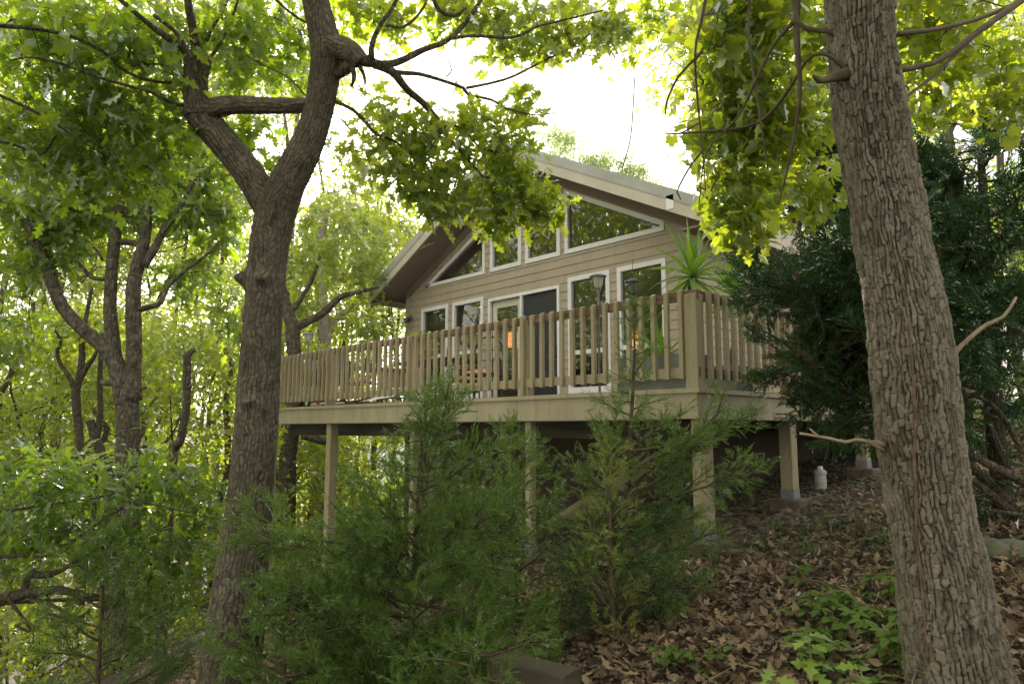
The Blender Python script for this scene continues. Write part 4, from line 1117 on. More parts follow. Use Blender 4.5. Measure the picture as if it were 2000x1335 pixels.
limb(mt, sk, [(870, 150, 3, 5.0), (882, 138, 3, 5.0), (870, 105, 1.5, 5.0)])
limb(mt, sk, [(650, 196, 8, 4.8), (690, 215, 7, 4.8), (715, 240, 6.5, 4.8), (735, 262, 6, 4.8), (770, 275, 5, 4.9), (800, 300, 4, 5.0), (850, 320, 3, 5.1)])
limb(mt, sk, [(735, 258, 4, 4.8), (765, 300, 3.5, 4.8), (785, 350, 2.5, 4.9)])
limb(mt, sk, [(862, 245, 6, 5.1), (900, 250, 5, 5.2), (940, 290, 4, 5.3), (980, 300, 3, 5.4), (1010, 340, 2, 5.5)])
limb(mt, sk, [(885, 280, 6, 5.2), (930, 330, 5, 5.3), (960, 370, 4, 5.4), (965, 410, 3, 5.4)])
# left-hand branches out of the stub
limb(mt, sk, [(383, 115, 18, 4.78), (377, 60, 17, 4.75), (368, 10, 15, 4.7), (360, -60, 13, 4.65)])
limb(mt, sk, [(380, 120, 15, 4.8), (350, 90, 13, 4.75), (310, 62, 12, 4.7), (270, 30, 10, 4.65), (225, -10, 9, 4.6), (190, -50, 8, 4.6)])
limb(mt, sk, [(405, 200, 9, 4.78), (385, 145, 9, 4.7), (370, 105, 9, 4.65), (340, 60, 8, 4.6), (300, 30, 8, 4.55)])
limb(mt, sk, [(392, 105, 8, 4.8), (412, 60, 7, 4.85), (440, 10, 6, 4.9), (455, -40, 5, 4.95)]); limb(mt, sk, [(398, 130, 8, 4.78), (430, 85, 6, 4.8), (455, 30, 5, 4.8), (470, -20, 4, 4.8)])
limb(mt, sk, [(366, 208, 9, 4.8), (335, 200, 7, 4.7), (290, 178, 7, 4.6), (240, 165, 6, 4.5), (190, 150, 6, 4.4), (120, 125, 5, 4.3), (60, 112, 4, 4.2), (20, 118, 3, 4.1)])
limb(mt, sk, [(372, 160, 7, 4.75), (310, 160, 6, 4.7), (250, 142, 6, 4.6), (200, 100, 6, 4.5), (140, 72, 7, 4.4), (60, 55, 8, 4.3), (-30, 50, 9, 4.2)])
limb(mt, sk, [(370, 135, 5, 4.75), (300, 125, 4, 4.7), (250, 130, 3, 4.6)])
limb(mt, sk, [(-40, 170, 7, 4.4), (30, 200, 6, 4.5), (90, 230, 6, 4.5), (150, 270, 4, 4.6), (200, 300, 3, 4.7)])
limb(mt, sk, [(-40, 275, 7, 4.4), (20, 280, 6, 4.5), (80, 300, 5, 4.6), (110, 265, 4, 4.6)])
limb(mt, sk, [(640, 60, 7, 4.8), (590, 40, 5, 4.8), (550, 10, 5, 4.8), (520, -20, 4, 4.8)])
limb(mt, sk, [(600, 190, 3, 4.8), (560, 150, 3, 4.9), (500, 120, 2, 5.0), (455, 90, 2, 5.1)])
ml = MB()
clump_foliage(mt, ml, sk, [(690, 330, 5.6, 45, 50, 9), (720, 215, 5.4, 40, 30, 6), (760, 30, 5.2, 60, 40, 24), (690, 20, 5.0, 50, 50, 16), (990, 100, 5.6, 40, 30, 12), (880, 25, 5.3, 70, 35, 28), (980, 30, 5.5, 80, 35, 32), (1060, 80, 5.7, 70, 45, 38), (1130, 40, 5.8, 80, 45, 38), (1200, 60, 6.0, 60, 40, 24), (1290, 40, 6.2, 60, 50, 24), (1020, 205, 5.5, 30, 40, 10),
                              (790, 235, 5.0, 60, 45, 16), (840, 290, 5.1, 80, 55, 26), (900, 240, 5.2, 60, 45, 16), (960, 255, 5.4, 70, 50, 22), (1000, 330, 5.5, 60, 60, 28), (920, 345, 5.4, 100, 60, 36), (1020, 395, 5.5, 70, 38, 34), (960, 410, 5.4, 60, 30, 20), (850, 370, 5.2, 60, 50, 20),
                              (780, 325, 5.0, 70, 50, 18), (865, 420, 5.2, 30, 26, 7), (955, 440, 5.35, 24, 16, 8), (1065, 400, 5.5, 30, 24, 10), (735, 285, 4.9, 45, 40, 9)],
              OAK, .112, np.random.default_rng(12), k=6, spreadr=.06, droop=.2)
ml.build('crown', M['leaf_mid'], lt)
ml = MB()
clump_foliage(mt, ml, sk, [(60, 60, 4.6, 121, 80, 39), (200, 60, 4.7, 110, 80, 39), (300, 90, 4.8, 88, 69, 31), (430, 50, 5.0, 88, 69, 31), (540, 50, 5.2, 77, 80, 31), (120, 160, 4.8, 121, 69, 43), (260, 190, 4.9, 99, 69, 43),
                              (60, 260, 4.8, 99, 69, 43), (190, 270, 5.0, 99, 69, 43), (320, 280, 5.4, 77, 57, 28), (450, 130, 5.4, 88, 69, 28), (560, 130, 5.6, 44, 57, 14), (480, 260, 5.6, 66, 57, 21), (520, 330, 6.0, 33, 46, 10), (100, 340, 5.2, 110, 57, 33), (250, 350, 5.4, 88, 46, 25), (340, 210, 4.9, 66, 69, 15)],
              OAK, .112, np.random.default_rng(13), k=7, spreadr=.075, droop=.25)
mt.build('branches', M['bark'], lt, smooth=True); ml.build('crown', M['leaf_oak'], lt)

# --- multi-stemmed tree, left middle distance
def midtree(name, limbs, D, label, clumps, leafm, size, seed, barkm='bark_mid', k=8, tmpl=OAKM, extra=None, group=None):
    P0 = px(limbs[0][:1], D)[0][0]; e = tree_root(name, P0[0], P0[1], label, 'tree', group); g = gz(P0[0], P0[1])
    mb = MB(); sk = Skel()
    for i, L in enumerate(limbs):
        P, R = px(L, D)
        if i == 0:
            if P[0][2] > g: P = np.vstack([[P[0][0], P[0][1], g - .3], P]); R = np.concatenate([[R[0] * 1.25], R])
        P, R = tube(mb, P, R, 12 if R[0] > .06 else 7, step=.08, wob=.035); sk.add(P)
    if clumps:
        mt = mb; ml = MB(); clump_foliage(mt, ml, sk, clumps, tmpl, size, np.random.default_rng(seed), k=k, spreadr=.10, tw=.007)
        ml.build('crown', M[leafm], e)
    mb.build('trunk', M[barkm], e, smooth=True)
    return e
midtree('oak_tree', [
    [(250, 1000, 46), (250, 900, 44), (250, 830, 42), (246, 770, 44), (228, 715, 34), (212, 685, 30), (185, 662, 27), (150, 632, 25), (118, 592, 24), (100, 545, 24), (86, 505, 20), (66, 465, 19), (52, 420, 12), (40, 350, 9)],
    [(225, 715, 30), (220, 660, 26), (215, 600, 24), (218, 530, 22), (224, 470, 22), (232, 400, 20), (236, 330, 17), (244, 250, 14), (236, 160, 10)],
    [(255, 780, 40), (260, 720, 30), (262, 660, 29), (260, 600, 28), (262, 550, 26), (275, 500, 24), (285, 455, 20), (288, 400, 17), (300, 330, 14), (290, 260, 10), (310, 160, 7)],
    [(280, 520, 18), (305, 480, 16), (325, 440, 14), (345, 420, 10), (370, 370, 8), (400, 320, 5)],
    [(268, 605, 14), (300, 597, 11), (315, 590, 10), (328, 560, 8), (360, 530, 7), (400, 500, 6), (430, 470, 5)],
    [(212, 545, 10), (180, 542, 8), (160, 520, 7), (130, 500, 5)], [(200, 508, 6), (190, 490, 5), (170, 470, 4)],
    [(226, 475, 13), (250, 472, 12), (275, 480, 10)], [(235, 745, 14), (210, 748, 11), (195, 745, 7)], [(268, 758, 8), (285, 756, 7)],
    [(282, 470, 5), (240, 410, 4), (200, 400, 3), (140, 410, 3)]], 9.0,
    'dark multi-stemmed tree with spreading limbs left of the forked trunk',
    [(60, 420, 9.2, 90, 60, 60), (180, 400, 9.4, 90, 60, 60), (320, 400, 9.4, 90, 60, 60), (420, 430, 9.6, 60, 60, 36), (60, 520, 9.4, 80, 50, 30), (130, 470, 9.2, 60, 40, 20), (370, 540, 9.6, 60, 50, 24), (220, 300, 9.4, 160, 70, 90), (60, 320, 9.6, 100, 60, 50), (400, 330, 9.6, 80, 60, 50), (450, 620, 9.8, 40, 60, 16), (20, 660, 9.6, 60, 60, 24)],
    'leaf_oak', .17, 21, k=9)
midtree('dead_tree', [[(335, 920, 18), (352, 860, 16), (363, 800, 15), (365, 740, 15), (366, 695, 14), (372, 688, 11), (380, 682, 9)], [(362, 750, 9), (358, 742, 6)], [(364, 700, 9), (360, 690, 7)]], 8.0, 'bare broken stem with a snapped top between the multi-stemmed and forked trees', None, None, 0, 22, barkm='bark')
midtree('slender_tree', [[(170, 960, 18), (158, 900, 16), (155, 850, 15), (150, 800, 16), (148, 765, 16), (155, 740, 14), (160, 700, 12), (160, 660, 10), (168, 620, 8), (180, 560, 6)], [(148, 762, 12), (135, 735, 9), (118, 710, 8), (112, 690, 7), (118, 665, 6), (108, 645, 5)], [(155, 745, 12), (170, 715, 11), (182, 700, 8), (200, 660, 5)]], 12.0, 'thin crooked forked tree behind the multi-stemmed oak at far left',
    [(120, 640, 12.2, 60, 40, 24), (190, 640, 12.2, 60, 50, 24), (110, 720, 12.2, 40, 40, 10)], 'leaf_bright', .17, 23, barkm='bark', k=8)
midtree('slender_tree', [[(215, 980, 22), (200, 900, 20), (188, 860, 18), (176, 820, 16)], [(190, 860, 12), (196, 800, 11), (195, 740, 10), (200, 650, 8)]], 11.0, 'thin grey leaning stem just left of the multi-stemmed trunk base', None, None, 0, 24, barkm='bark')
# trees behind the deck's left end
midtree('oak_tree', [
    [(560, 1000, 34), (562, 900, 32), (570, 840, 30), (578, 740, 26), (572, 660, 28), (572, 640, 28), (560, 600, 20), (548, 540, 16), (552, 470, 12)],
    [(575, 640, 20), (600, 628, 16), (630, 612, 14), (665, 580, 12), (700, 570, 9), (740, 560, 6)],
    [(560, 620, 12), (590, 580, 9), (612, 540, 8), (625, 500, 6)],
    [(610, 700, 12), (640, 690, 12), (670, 700, 10), (700, 720, 6)], [(590, 850, 14), (640, 860, 16), (655, 835, 15), (665, 800, 12)]], 14.5,
    'dark branching tree just beyond the left end of the deck',
    [(600, 500, 14.8, 60, 60, 30), (680, 520, 14.8, 60, 50, 30), (740, 500, 15, 50, 60, 26), (600, 590, 15, 50, 40, 20), (700, 620, 15, 70, 50, 36), (640, 430, 15, 50, 50, 20), (600, 740, 15, 60, 40, 20), (735, 420, 15.4, 30, 60, 10), (590, 400, 15, 30, 70, 12), (690, 370, 15.2, 22, 50, 7)], 'leaf_mid', .19, 25, k=8)
midtree('sycamore_tree', [[(628, 900, 30), (630, 760, 28), (634, 660, 26), (630, 600, 24), (622, 540, 20), (626, 470, 16), (640, 400, 12)], [(634, 660, 14), (660, 620, 12), (700, 590, 9)]], 19.0, 'pale mottled trunk standing behind the solar lamp at the deck end',
    [(650, 430, 19.4, 50, 60, 30), (720, 470, 19.4, 50, 50, 30), (620, 520, 19.4, 50, 50, 26), (780, 420, 19.6, 30, 50, 10)], 'leaf_mid', .24, 26, barkm='bark_pale', k=9)

# ------------------------------------------------------------------ distant trees (shared crown meshes, one object each)
def grow(rng, p, d, L, r, lev, segs, tips, spread=.65, minlev=0):
    n = 4; P = [p]; dd = d.copy()
    for i in range(n):
        dd = norm(dd + rng.standard_normal(3) * .16 + np.array([0, 0, .05])); P.append(P[-1] + dd * L / n)
    segs.append((np.array(P), np.linspace(r, r * .62, n + 1), lev))
    if lev == 0: tips.append((P[-1], dd)); tips.append((P[2], dd)); return
    if lev <= 1: tips.append((P[-1], dd))
    for i in range(3 if lev > 1 else 4):
        q = P[rng.integers(2, n + 1)]; nd = norm(dd + norm(rng.standard_normal(3)) * spread * rng.uniform(.8, 1.5)); grow(rng, q, nd, L * rng.uniform(.6, .8), r * .55, lev - 1, segs, tips, spread)
def crown_proto(seed, tmpl, size, k, name, leafm, spread=.7, R=3.0, flat=1.0):
    rng = np.random.default_rng(seed); segs = []; tips = []
    for i in range(6):
        a = i * 1.05 + rng.uniform(-.3, .3); el = rng.uniform(.1, 1.2); d0 = np.array([math.cos(a) * math.cos(el), math.sin(a) * math.cos(el), math.sin(el)])
        grow(rng, np.array([0, 0, -R * .7 + .3 * i]), d0, R * .62, .028, 3, segs, tips, spread)
    mw = MB(); ml = MB()
    for (P, r, lev) in segs:
        if lev >= 1: tube(mw, P * [1, 1, flat], r, 4, cap=False)
    C = np.array([t[0] for t in tips]) * [1, 1, flat]; O = np.array([t[1] for t in tips])
    leaves_at(ml, tmpl, C, O, k, .22, size, rng, up=.7, sv=.35)
    mw.v = mw.v; 
    # wood and leaves: two meshes
    a_ = mw.build(name + '_limbs', M['bark']); b_ = ml.build(name, leafm)
    ma, mbm = a_.data, b_.data; bpy.data.objects.remove(a_); bpy.data.objects.remove(b_)
    return ma, mbm
PROTO = {}
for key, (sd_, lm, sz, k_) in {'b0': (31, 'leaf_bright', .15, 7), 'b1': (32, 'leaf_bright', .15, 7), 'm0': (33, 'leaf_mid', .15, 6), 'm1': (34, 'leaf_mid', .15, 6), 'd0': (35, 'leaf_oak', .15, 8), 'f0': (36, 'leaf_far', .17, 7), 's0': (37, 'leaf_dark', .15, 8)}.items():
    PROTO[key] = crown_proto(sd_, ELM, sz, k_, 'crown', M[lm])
TR = {}
for q_ in range(3):
    mbq = MB(); rg = np.random.default_rng(60 + q_)
    hs = np.linspace(0, 1, 9); pts = np.stack([.012 * np.cumsum(rg.standard_normal(9)), .012 * np.cumsum(rg.standard_normal(9)), hs], -1); pts[-1, :2] = 0
    tube(mbq, pts, np.linspace(.011, .006, 9), 9, wob=.05); o_ = mbq.build('trunk', M['bark'], smooth=True); TR[q_] = o_.data; bpy.data.objects.remove(o_)
bgn = 0
def bgtree(u, v, D, R, key, label, name='forest_tree', flat=1.0, group='forest trees on the slope behind'):
    """crown centre at photo position (u,v), D metres off, crown radius R"""
    global bgn
    c = at(u, v, D); g = gz(c[0], c[1]); rng = random.Random(bgn * 7 + 3)
    e = empty(name, (c[0], c[1], g), label, 'tree', group); bgn += 1
    a, b_ = PROTO[key]; s = R / 3.0; rz = rng.uniform(0, 6.28)
    for nm, me in (('crown_limbs', a), ('crown', b_)):
        o_ = bpy.data.objects.new(nm, me); COL.objects.link(o_); o_.parent = e; o_.location = (0, 0, c[2] - g); o_.rotation_euler = (rng.uniform(-.2, .2), rng.uniform(-.2, .2), rz); o_.scale = (s, s, s * flat)
    top = c[2] + R * .25 - g + .5
    if top > 1:
        o_ = bpy.data.objects.new('trunk', TR[bgn % 3]); COL.objects.link(o_); o_.parent = e; o_.location = (0, 0, -.4); w = min(1.6, 10 / top) ; o_.scale = (top * w * .9, top * w * .9, top); o_.rotation_euler = (0, 0, rz)
    return e
rows = [
 # left side, near layer (bright, lower than the horizon) -> far
 (40, 760, 14, 2.6, 'b0', 'bright yellow-green crown low at the left edge of the photo'),
 (150, 830, 15, 2.4, 'b1', 'sunlit crown below the crooked forked tree at far left'),
 (330, 800, 15, 2.4, 'b0', 'sunlit crown behind the bare broken stem'),
 (420, 700, 17, 2.2, 'b0', 'green crown touching the forked trunk on its left at deck height'),
 (80, 1180, 13, 2.3, 'b1', 'glowing bush-like crown in the bottom left corner'),
 (300, 1150, 15, 2.3, 'b0', 'green crown low between the lower-left shrub and forked trunk'),
 (20, 980, 18, 2.8, 'b0', 'sunlit crown behind the lower-left shrub at the photo edge'),
 (330, 960, 18, 2.4, 'b1', 'crown behind the lower-left shrub, left of the forked trunk'),
 (60, 640, 20, 2.6, 'b1', 'mid-height crown behind the leftmost limb of the multi-stemmed oak'),
 (210, 680, 24, 2.8, 'b1', 'bright crown seen between the stems of the multi-stemmed oak'),
 (450, 820, 24, 3.6, 'b0', 'bright crown behind the forked trunk beneath deck level'),
 (180, 210, 20, 4.2, 'm0', 'tall crown filling the upper left behind thin branches'),
 (60, 60, 18, 3.8, 'm1', 'tallest crown in the upper left corner'),
 (560, 30, 22, 3.0, 'b1', 'bright crown at the top edge left of the right fork'),
 (740, 520, 22, 3.2, 'm1', 'crown touching the left eave of the cabin roof'),
 (680, 680, 22, 3.0, 'b0', 'sunlit crown seen just above the deck railing at the left'),
 (780, 640, 26, 3.0, 'b1', 'sunlit crown seen at the left wall corner of the cabin'),
 (560, 900, 17, 2.6, 'b0', 'bright crown under the deck right beside the forked trunk'),
 (700, 900, 18, 2.6, 'b1', 'bright crown seen under the deck between the leftmost posts'),
 (620, 1040, 15, 2.2, 'b1', 'crown low under the deck behind the large juniper'),
 (760, 1010, 20, 2.6, 'b0', 'yellow-green crown beneath the deck beside the foundation'),
 (500, 1000, 30, 4.0, 'b1', 'far bright crown glimpsed below the deck end'),
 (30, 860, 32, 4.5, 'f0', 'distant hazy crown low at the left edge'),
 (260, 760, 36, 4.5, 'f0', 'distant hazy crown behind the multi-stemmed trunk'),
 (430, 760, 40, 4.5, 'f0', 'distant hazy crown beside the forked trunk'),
 (600, 760, 36, 4.0, 'b0', 'distant crown seen through the railing at the deck end'),
 (150, 950, 26, 4.0, 'b0', 'distant bright crown below the crooked forked tree'),
 (40, 1290, 9, 1.5, 'b1', 'low leafy bush glowing at the very bottom left'),
 (130, 1400, 8.5, 1.3, 'm0', 'low bush behind the small juniper at the bottom left edge'),
 (330, 1360, 9.5, 1.3, 'b0', 'low bush left of the forked trunk at the bottom edge'),
 (130, 430, 22, 3.4, 'b1', 'high thin crown behind the leftmost limb of the multi-stemmed oak'),
 (330, 400, 26, 3.6, 'b0', 'high thin crown between the multi-stemmed oak and the forked trunk'),
 (20, 200, 22, 3.6, 'b1', 'thin tall crown at the upper left photo edge'),
 (190, 180, 24, 3.8, 'b0', 'thin tall crown high above the multi-stemmed oak'),
 (420, 240, 27, 3.2, 'm0', 'tall crown just left of the fork, under its horizontal limb'),
 (545, 190, 28, 2.2, 'b1', 'small crown framed between the two forks of the trunk'),
 (490, 480, 28, 3.0, 'b0', 'crown seen directly left of the forked trunk above its burl'),
 (640, 600, 26, 2.8, 'm1', 'green crown filling the gap above the deck rail at the left end'),
 (60, 520, 26, 3.2, 'm0', 'mid-green crown at the left edge below the high branches'),
 (340, 560, 28, 3.2, 'm1', 'mid-green crown behind the broken bare stem top'),
 (660, 450, 26, 2.3, 'b1', 'yellow-green crown right under the sun, above the deck end'),
 (780, 500, 28, 2.4, 'b0', 'yellow-green crown peeking over the left roof slope'),
 (2005, 560, 13, 1.9, 'd0', 'dark crown at the right photo edge behind the cedar'),
 (2010, 800, 11, 1.5, 'd0', 'low dark crown at the right photo edge beneath the cedar'),
 (620, 330, 30, 1.9, 'm0', 'small crown directly beside the sun right of the fork'),
 (720, 330, 30, 1.8, 'b0', 'small bright crown between the sun and the overhanging oak bough'),
 (270, 520, 30, 3.2, 'b1', 'bright crown seen through the top stems of the multi-stemmed oak'),
 (430, 540, 32, 3.0, 'b0', 'bright crown between the broken stem and the forked trunk burl'),
 # behind roof
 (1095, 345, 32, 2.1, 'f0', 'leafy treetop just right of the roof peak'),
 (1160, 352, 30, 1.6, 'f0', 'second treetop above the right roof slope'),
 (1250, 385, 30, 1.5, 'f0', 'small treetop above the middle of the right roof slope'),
 # right side behind
 (1480, 300, 16, 2.6, 'b0', 'bright crown above the right end of the roof'),
 (1540, 80, 13, 2.4, 'b1', 'bright crown at the top edge left of the thick trunk'),
 (1600, 260, 14, 2.2, 'b0', 'bright crown close behind the thick trunk on its left'),
 (1820, 60, 12, 2.2, 'b0', 'bright crown at the top edge right of the thick trunk'),
 (1960, 120, 14, 2.6, 'm0', 'green crown in the upper right corner'),
 (1900, 230, 18, 2.6, 'b1', 'bright crown above the dark cedar at the right'),
 (1990, 640, 18, 2.6, 'm1', 'green crown showing through the cedar at the right edge'),
 (1900, 480, 20, 3.0, 'd0', 'dark crown behind the right half of the cedar'),
]
for r_ in rows: bgtree(*r_)
# woods behind the photographer, mirrored in the panes
for i, (x, y, z, R_, kk) in enumerate([(-13, -11, 3.5, 4.5, 'm0'), (-18, -15, 7, 5.5, 'd0'), (-12, -19, 6, 5.5, 'm1'), (-24, -13, 7, 6.5, 'd0'), (-20, -24, 12, 7, 'm0'), (-28, -22, 13, 8, 'd0')]):
    g = gz(x, y); e = empty('forest_tree', (x, y, g), ['tree across the clearing, mirrored in the left panes', 'dark tree across the clearing, mirrored in the middle panes', 'tree down the slope facing the cabin front', 'dark tree up the slope facing the cabin front', 'tall far tree facing the cabin front', 'tallest dark tree facing the cabin front'][i], 'tree', 'trees facing the cabin')
    for nm, me in (('crown_limbs', PROTO[kk][0]), ('crown', PROTO[kk][1])):
        o_ = bpy.data.objects.new(nm, me); COL.objects.link(o_); o_.parent = e; o_.location = (0, 0, z - g); o_.scale = (R_ / 3,) * 3
    o_ = bpy.data.objects.new('trunk', TR[i % 3]); COL.objects.link(o_); o_.parent = e; o_.scale = (9, 9, z - g + 1)

for i, (x, y, z, R_, kk, lab) in enumerate([(4.6, -9.2, 5.2, 3.6, 'm1', 'unseen crown added behind the viewpoint to shade the foreground'), (0.4, -8.6, 6.4, 3.4, 'm0', 'unseen shading crown added over the slope left of the viewpoint'), (8.2, -4.2, 6.0, 3.6, 'd0', 'unseen shading crown added over the upper slope right of the viewpoint'), (3.6, -5.9, 5.6, 2.2, 's0', 'low dark shading crown added straight above the viewpoint'), (6.4, -7.4, 4.6, 3.2, 's0', 'dark shading crown added behind the viewpoint to the right'), (1.6, -11.0, 5.2, 3.6, 'd0', 'dense shading crown added behind the viewpoint to the left')]):  # out-of-view crowns added overhead and behind to darken the foreground
    g = gz(x, y); e = empty('forest_tree', (x, y, g), lab, 'tree', 'unseen crowns added to darken the foreground')
    for nm, me in (('crown_limbs', PROTO[kk][0]), ('crown', PROTO[kk][1])):
        o_ = bpy.data.objects.new(nm, me); COL.objects.link(o_); o_.parent = e; o_.location = (0, 0, z - g); o_.rotation_euler = (0, 0, i * 1.9); o_.scale = (R_ / 3, R_ / 3, R_ / 4)
    o_ = bpy.data.objects.new('trunk', TR[i % 3]); COL.objects.link(o_); o_.parent = e; o_.scale = (8, 8, z - g)
# --- leafy oak shrub, lower left foreground
sk = Skel(); mt = MB()
limb(mt, sk, [(-120, 1240, 30, 5.4), (-20, 1180, 26, 5.4), (50, 1158, 22, 5.4), (120, 1152, 16, 5.4), (160, 1162, 11, 5.4), (195, 1162, 8, 5.4)])
limb(mt, sk, [(50, 1160, 18, 5.4), (55, 1125, 15, 5.4), (90, 1122, 13, 5.4), (125, 1110, 9, 5.4), (180, 1075, 6, 5.4), (240, 1060, 4, 5.5)])
limb(mt, sk, [(60, 1165, 9, 5.4), (110, 1185, 7, 5.4), (150, 1205, 5, 5.4), (175, 1190, 4, 5.4)])
limb(mt, sk, [(-60, 1090, 9, 5.2), (30, 1085, 7, 5.2), (90, 1085, 5, 5.2), (150, 1050, 4, 5.3), (260, 985, 4, 5.4), (370, 1000, 3, 5.4)])
limb(mt, sk, [(-60, 1010, 6, 5.2), (60, 990, 5, 5.3), (130, 980, 4, 5.4), (250, 960, 4, 5.5), (350, 930, 3, 5.6)])
limb(mt, sk, [(-60, 1180, 9, 5.6), (150, 1170, 7, 5.7), (300, 1175, 5, 5.8), (410, 1185, 4, 5.8)])
limb(mt, sk, [(10, 1160, 7, 5.2), (60, 1230, 6, 5.2), (30, 1220, 4, 5.2)])
ex, ey = at(-220, 1300, 5.4)[:2]
e = tree_root('oak_shrub', ex, ey, 'low spreading oak boughs with glossy leaves in the lower left foreground', 'shrub')
P, R = tube(mt, [at(-120, 1240, 5.4), at(-180, 1280, 5.4), np.array([ex, ey, gz(ex, ey) - .1])], [.06, .07, .08], 8, step=.1)
ml = MB()
clump_foliage(mt, ml, sk, [(60, 950, 5.4, 120, 50, 36), (190, 955, 5.5, 120, 40, 34), (310, 950, 5.6, 90, 40, 30), (390, 1010, 5.7, 45, 50, 16), (50, 1030, 5.4, 100, 50, 40), (170, 1045, 5.4, 100, 45, 34), (290, 1060, 5.5, 90, 45, 34), (380, 1090, 5.7, 45, 50, 16),
                              (40, 1110, 5.5, 60, 30, 10), (240, 1125, 5.6, 70, 35, 14), (330, 1150, 5.8, 80, 40, 22), (20, 895, 5.6, 70, 35, 14), (150, 905, 5.7, 50, 25, 9), (270, 900, 5.8, 50, 25, 9), (370, 940, 5.8, 50, 40, 12)], OAKM, .10, np.random.default_rng(41), k=7, spreadr=.07, droop=.15, up=1.1)
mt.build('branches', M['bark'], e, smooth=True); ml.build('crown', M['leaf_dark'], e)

# ------------------------------------------------------------------ junipers
def conifer(name, label, stem, D, mats, nbr, blen, el0, dens, seed, size=.13, tmpls=SPRAYS, brown=None, extra=(), aspect=None, low=.0, jit=.02, wood='twig', group=None, spr=None, ends=1.0):
    """stem: photo path; blen(t) branch length in metres at t (0 base .. 1 top)"""
    rng = np.random.default_rng(seed); P, R = px(stem, D); g = gz(P[0][0], P[0][1])
    e = empty(name, (P[0][0], P[0][1], min(g, P[0][2])), label, 'conifer', group)
    if P[0][2] > g: P = np.vstack([[P[0][0], P[0][1], g - .1], P]); R = np.concatenate([[R[0]], R])
    mw = MB(); PP, RR = tube(mw, P, R, 8, step=.05, wob=.05)
    pos = []; dr = []; 
    def bough(p, d, L, r, lev):
        n = max(3, int(L / .05)); Q = [p]; dd = d.copy()
        for i in range(n):
            dd = norm(dd + rng.standard_normal(3) * .10 + np.array([0, 0, .02])); Q.append(Q[-1] + dd * L / n)
        Q = np.array(Q); tube(mw, Q, np.linspace(r, r * .3, n + 1), 4, cap=False)
        # sprays along
        m = max(2, int(L * dens * (1.0 if lev == 0 else .55)))
        for _ in range(m):
            t = rng.uniform(.12 if lev == 0 else low + .25, 1) ** ends; i = min(n - 1, int(t * n)); q = Q[i] + (Q[i + 1] - Q[i]) * (t * n - i)
            ax = norm(Q[i + 1] - Q[i]); s_ = norm(np.cross(ax, rng.standard_normal(3)))
            pos.append(q + rng.standard_normal(3) * jit); dr.append(norm(ax * rng.uniform(.5, 1.1) + s_ * rng.uniform(.4, .9) + np.array([0, 0, .1])))
        pos.append(Q[-1]); dr.append(dd)
        if lev > 0:
            for _ in range(max(2, int(L * 11))):
                t = rng.uniform(.2, .98); i = min(n - 1, int(t * n)); ax = norm(Q[i + 1] - Q[i]); s_ = norm(np.cross(ax, rng.standard_normal(3)))
                s_[2] *= .6
                bough(Q[i], norm(ax * .8 + s_ * .75), L * rng.uniform(.22, .42) * (1.15 - .5 * t), r * .4, lev - 1)
    for i in range(nbr):
        t = (i + .5) / nbr; t = t ** .9; j = min(len(PP) - 2, int(t * (len(PP) - 1))); a = i * 2.399 + rng.uniform(-.3, .3); el = el0 + rng.uniform(-.25, .25)
        L = blen(t) * rng.uniform(.7, 1.2)
        if L < .05: continue
        bough(PP[j], np.array([math.cos(a) * math.cos(el), math.sin(a) * math.cos(el), math.sin(el)]), L, .004 + .012 * L, 2 if L > .9 else 1)
    for (u, v, Da, u2, v2, Db) in extra:
        a_ = at(u, v, Da); b_ = at(u2, v2, Db); L = np.linalg.norm(b_ - a_); bough(a_, norm(b_ - a_), L, .004 + .010 * L, 2 if L > .9 else 1)
    tip = PP[-1]
    for _ in range(10): pos.append(tip + np.array([0, 0, -.06 * _ * .5])); dr.append(norm(np.array([0, 0, 1]) + rng.standard_normal(3) * .5))
    pos = np.array(pos); dr = np.array(dr); N = len(pos); which = rng.integers(0, 3, N); sz = size * rng.uniform(.6, 1.35, N)
    isb = np.zeros(N, bool)
    if brown is not None: isb = brown(pos, rng)
    for mt_, sel, nm in ((mats, ~isb, 'foliage'), ('cedar_brown', isb, 'dead_foliage')):
        if not sel.any(): continue
        ml = MB()
        for w_ in range(3):
            s_ = sel & (which == w_)
            if s_.any(): scatter(ml, tmpls[w_], pos[s_], dr[s_], rng.standard_normal((s_.sum(), 3)), sz[s_], rng.uniform(-.25, .15, s_.sum()))
        ml.build(nm, M[mt_], e)
    mw.build('stem', M[wood], e, smooth=True)
    return N
NN = 0
NN += conifer('juniper', 'large feathery juniper with a thin dark stem in front of the deck posts', [(800, 1500, 18), (802, 1250, 15), (806, 1150, 12), (816, 1000, 10), (822, 880, 8), (826, 840, 6), (834, 800, 4), (842, 750, 2)], 4.5,
        'juniper', 80, lambda t: 1.12 * (1 - t) ** 1.3 + .06, .35, 44, 51, size=.11,
        extra=[(810, 1150, 4.5, 560, 1030, 4.2), (812, 1100, 4.5, 600, 960, 4.3), (812, 1180, 4.5, 430, 1120, 4.2), (806, 1200, 4.5, 480, 1250, 4.0), (815, 1100, 4.5, 1080, 960, 4.3), (815, 1130, 4.5, 1060, 1090, 4.2),
               (815, 1180, 4.5, 1030, 1200, 4.1), (810, 1220, 4.5, 960, 1300, 4.0), (805, 1230, 4.5, 620, 1300, 4.0), (818, 950, 4.5, 960, 780, 4.4), (818, 960, 4.5, 1000, 880, 4.4), (820, 900, 4.5, 900, 770, 4.5), (806, 1100, 4.5, 700, 900, 4.4), (806, 1240, 4.5, 500, 1330, 4.0), (806, 1260, 4.5, 860, 1330, 3.9), (806, 1240, 4.5, 720, 1330, 3.8)])
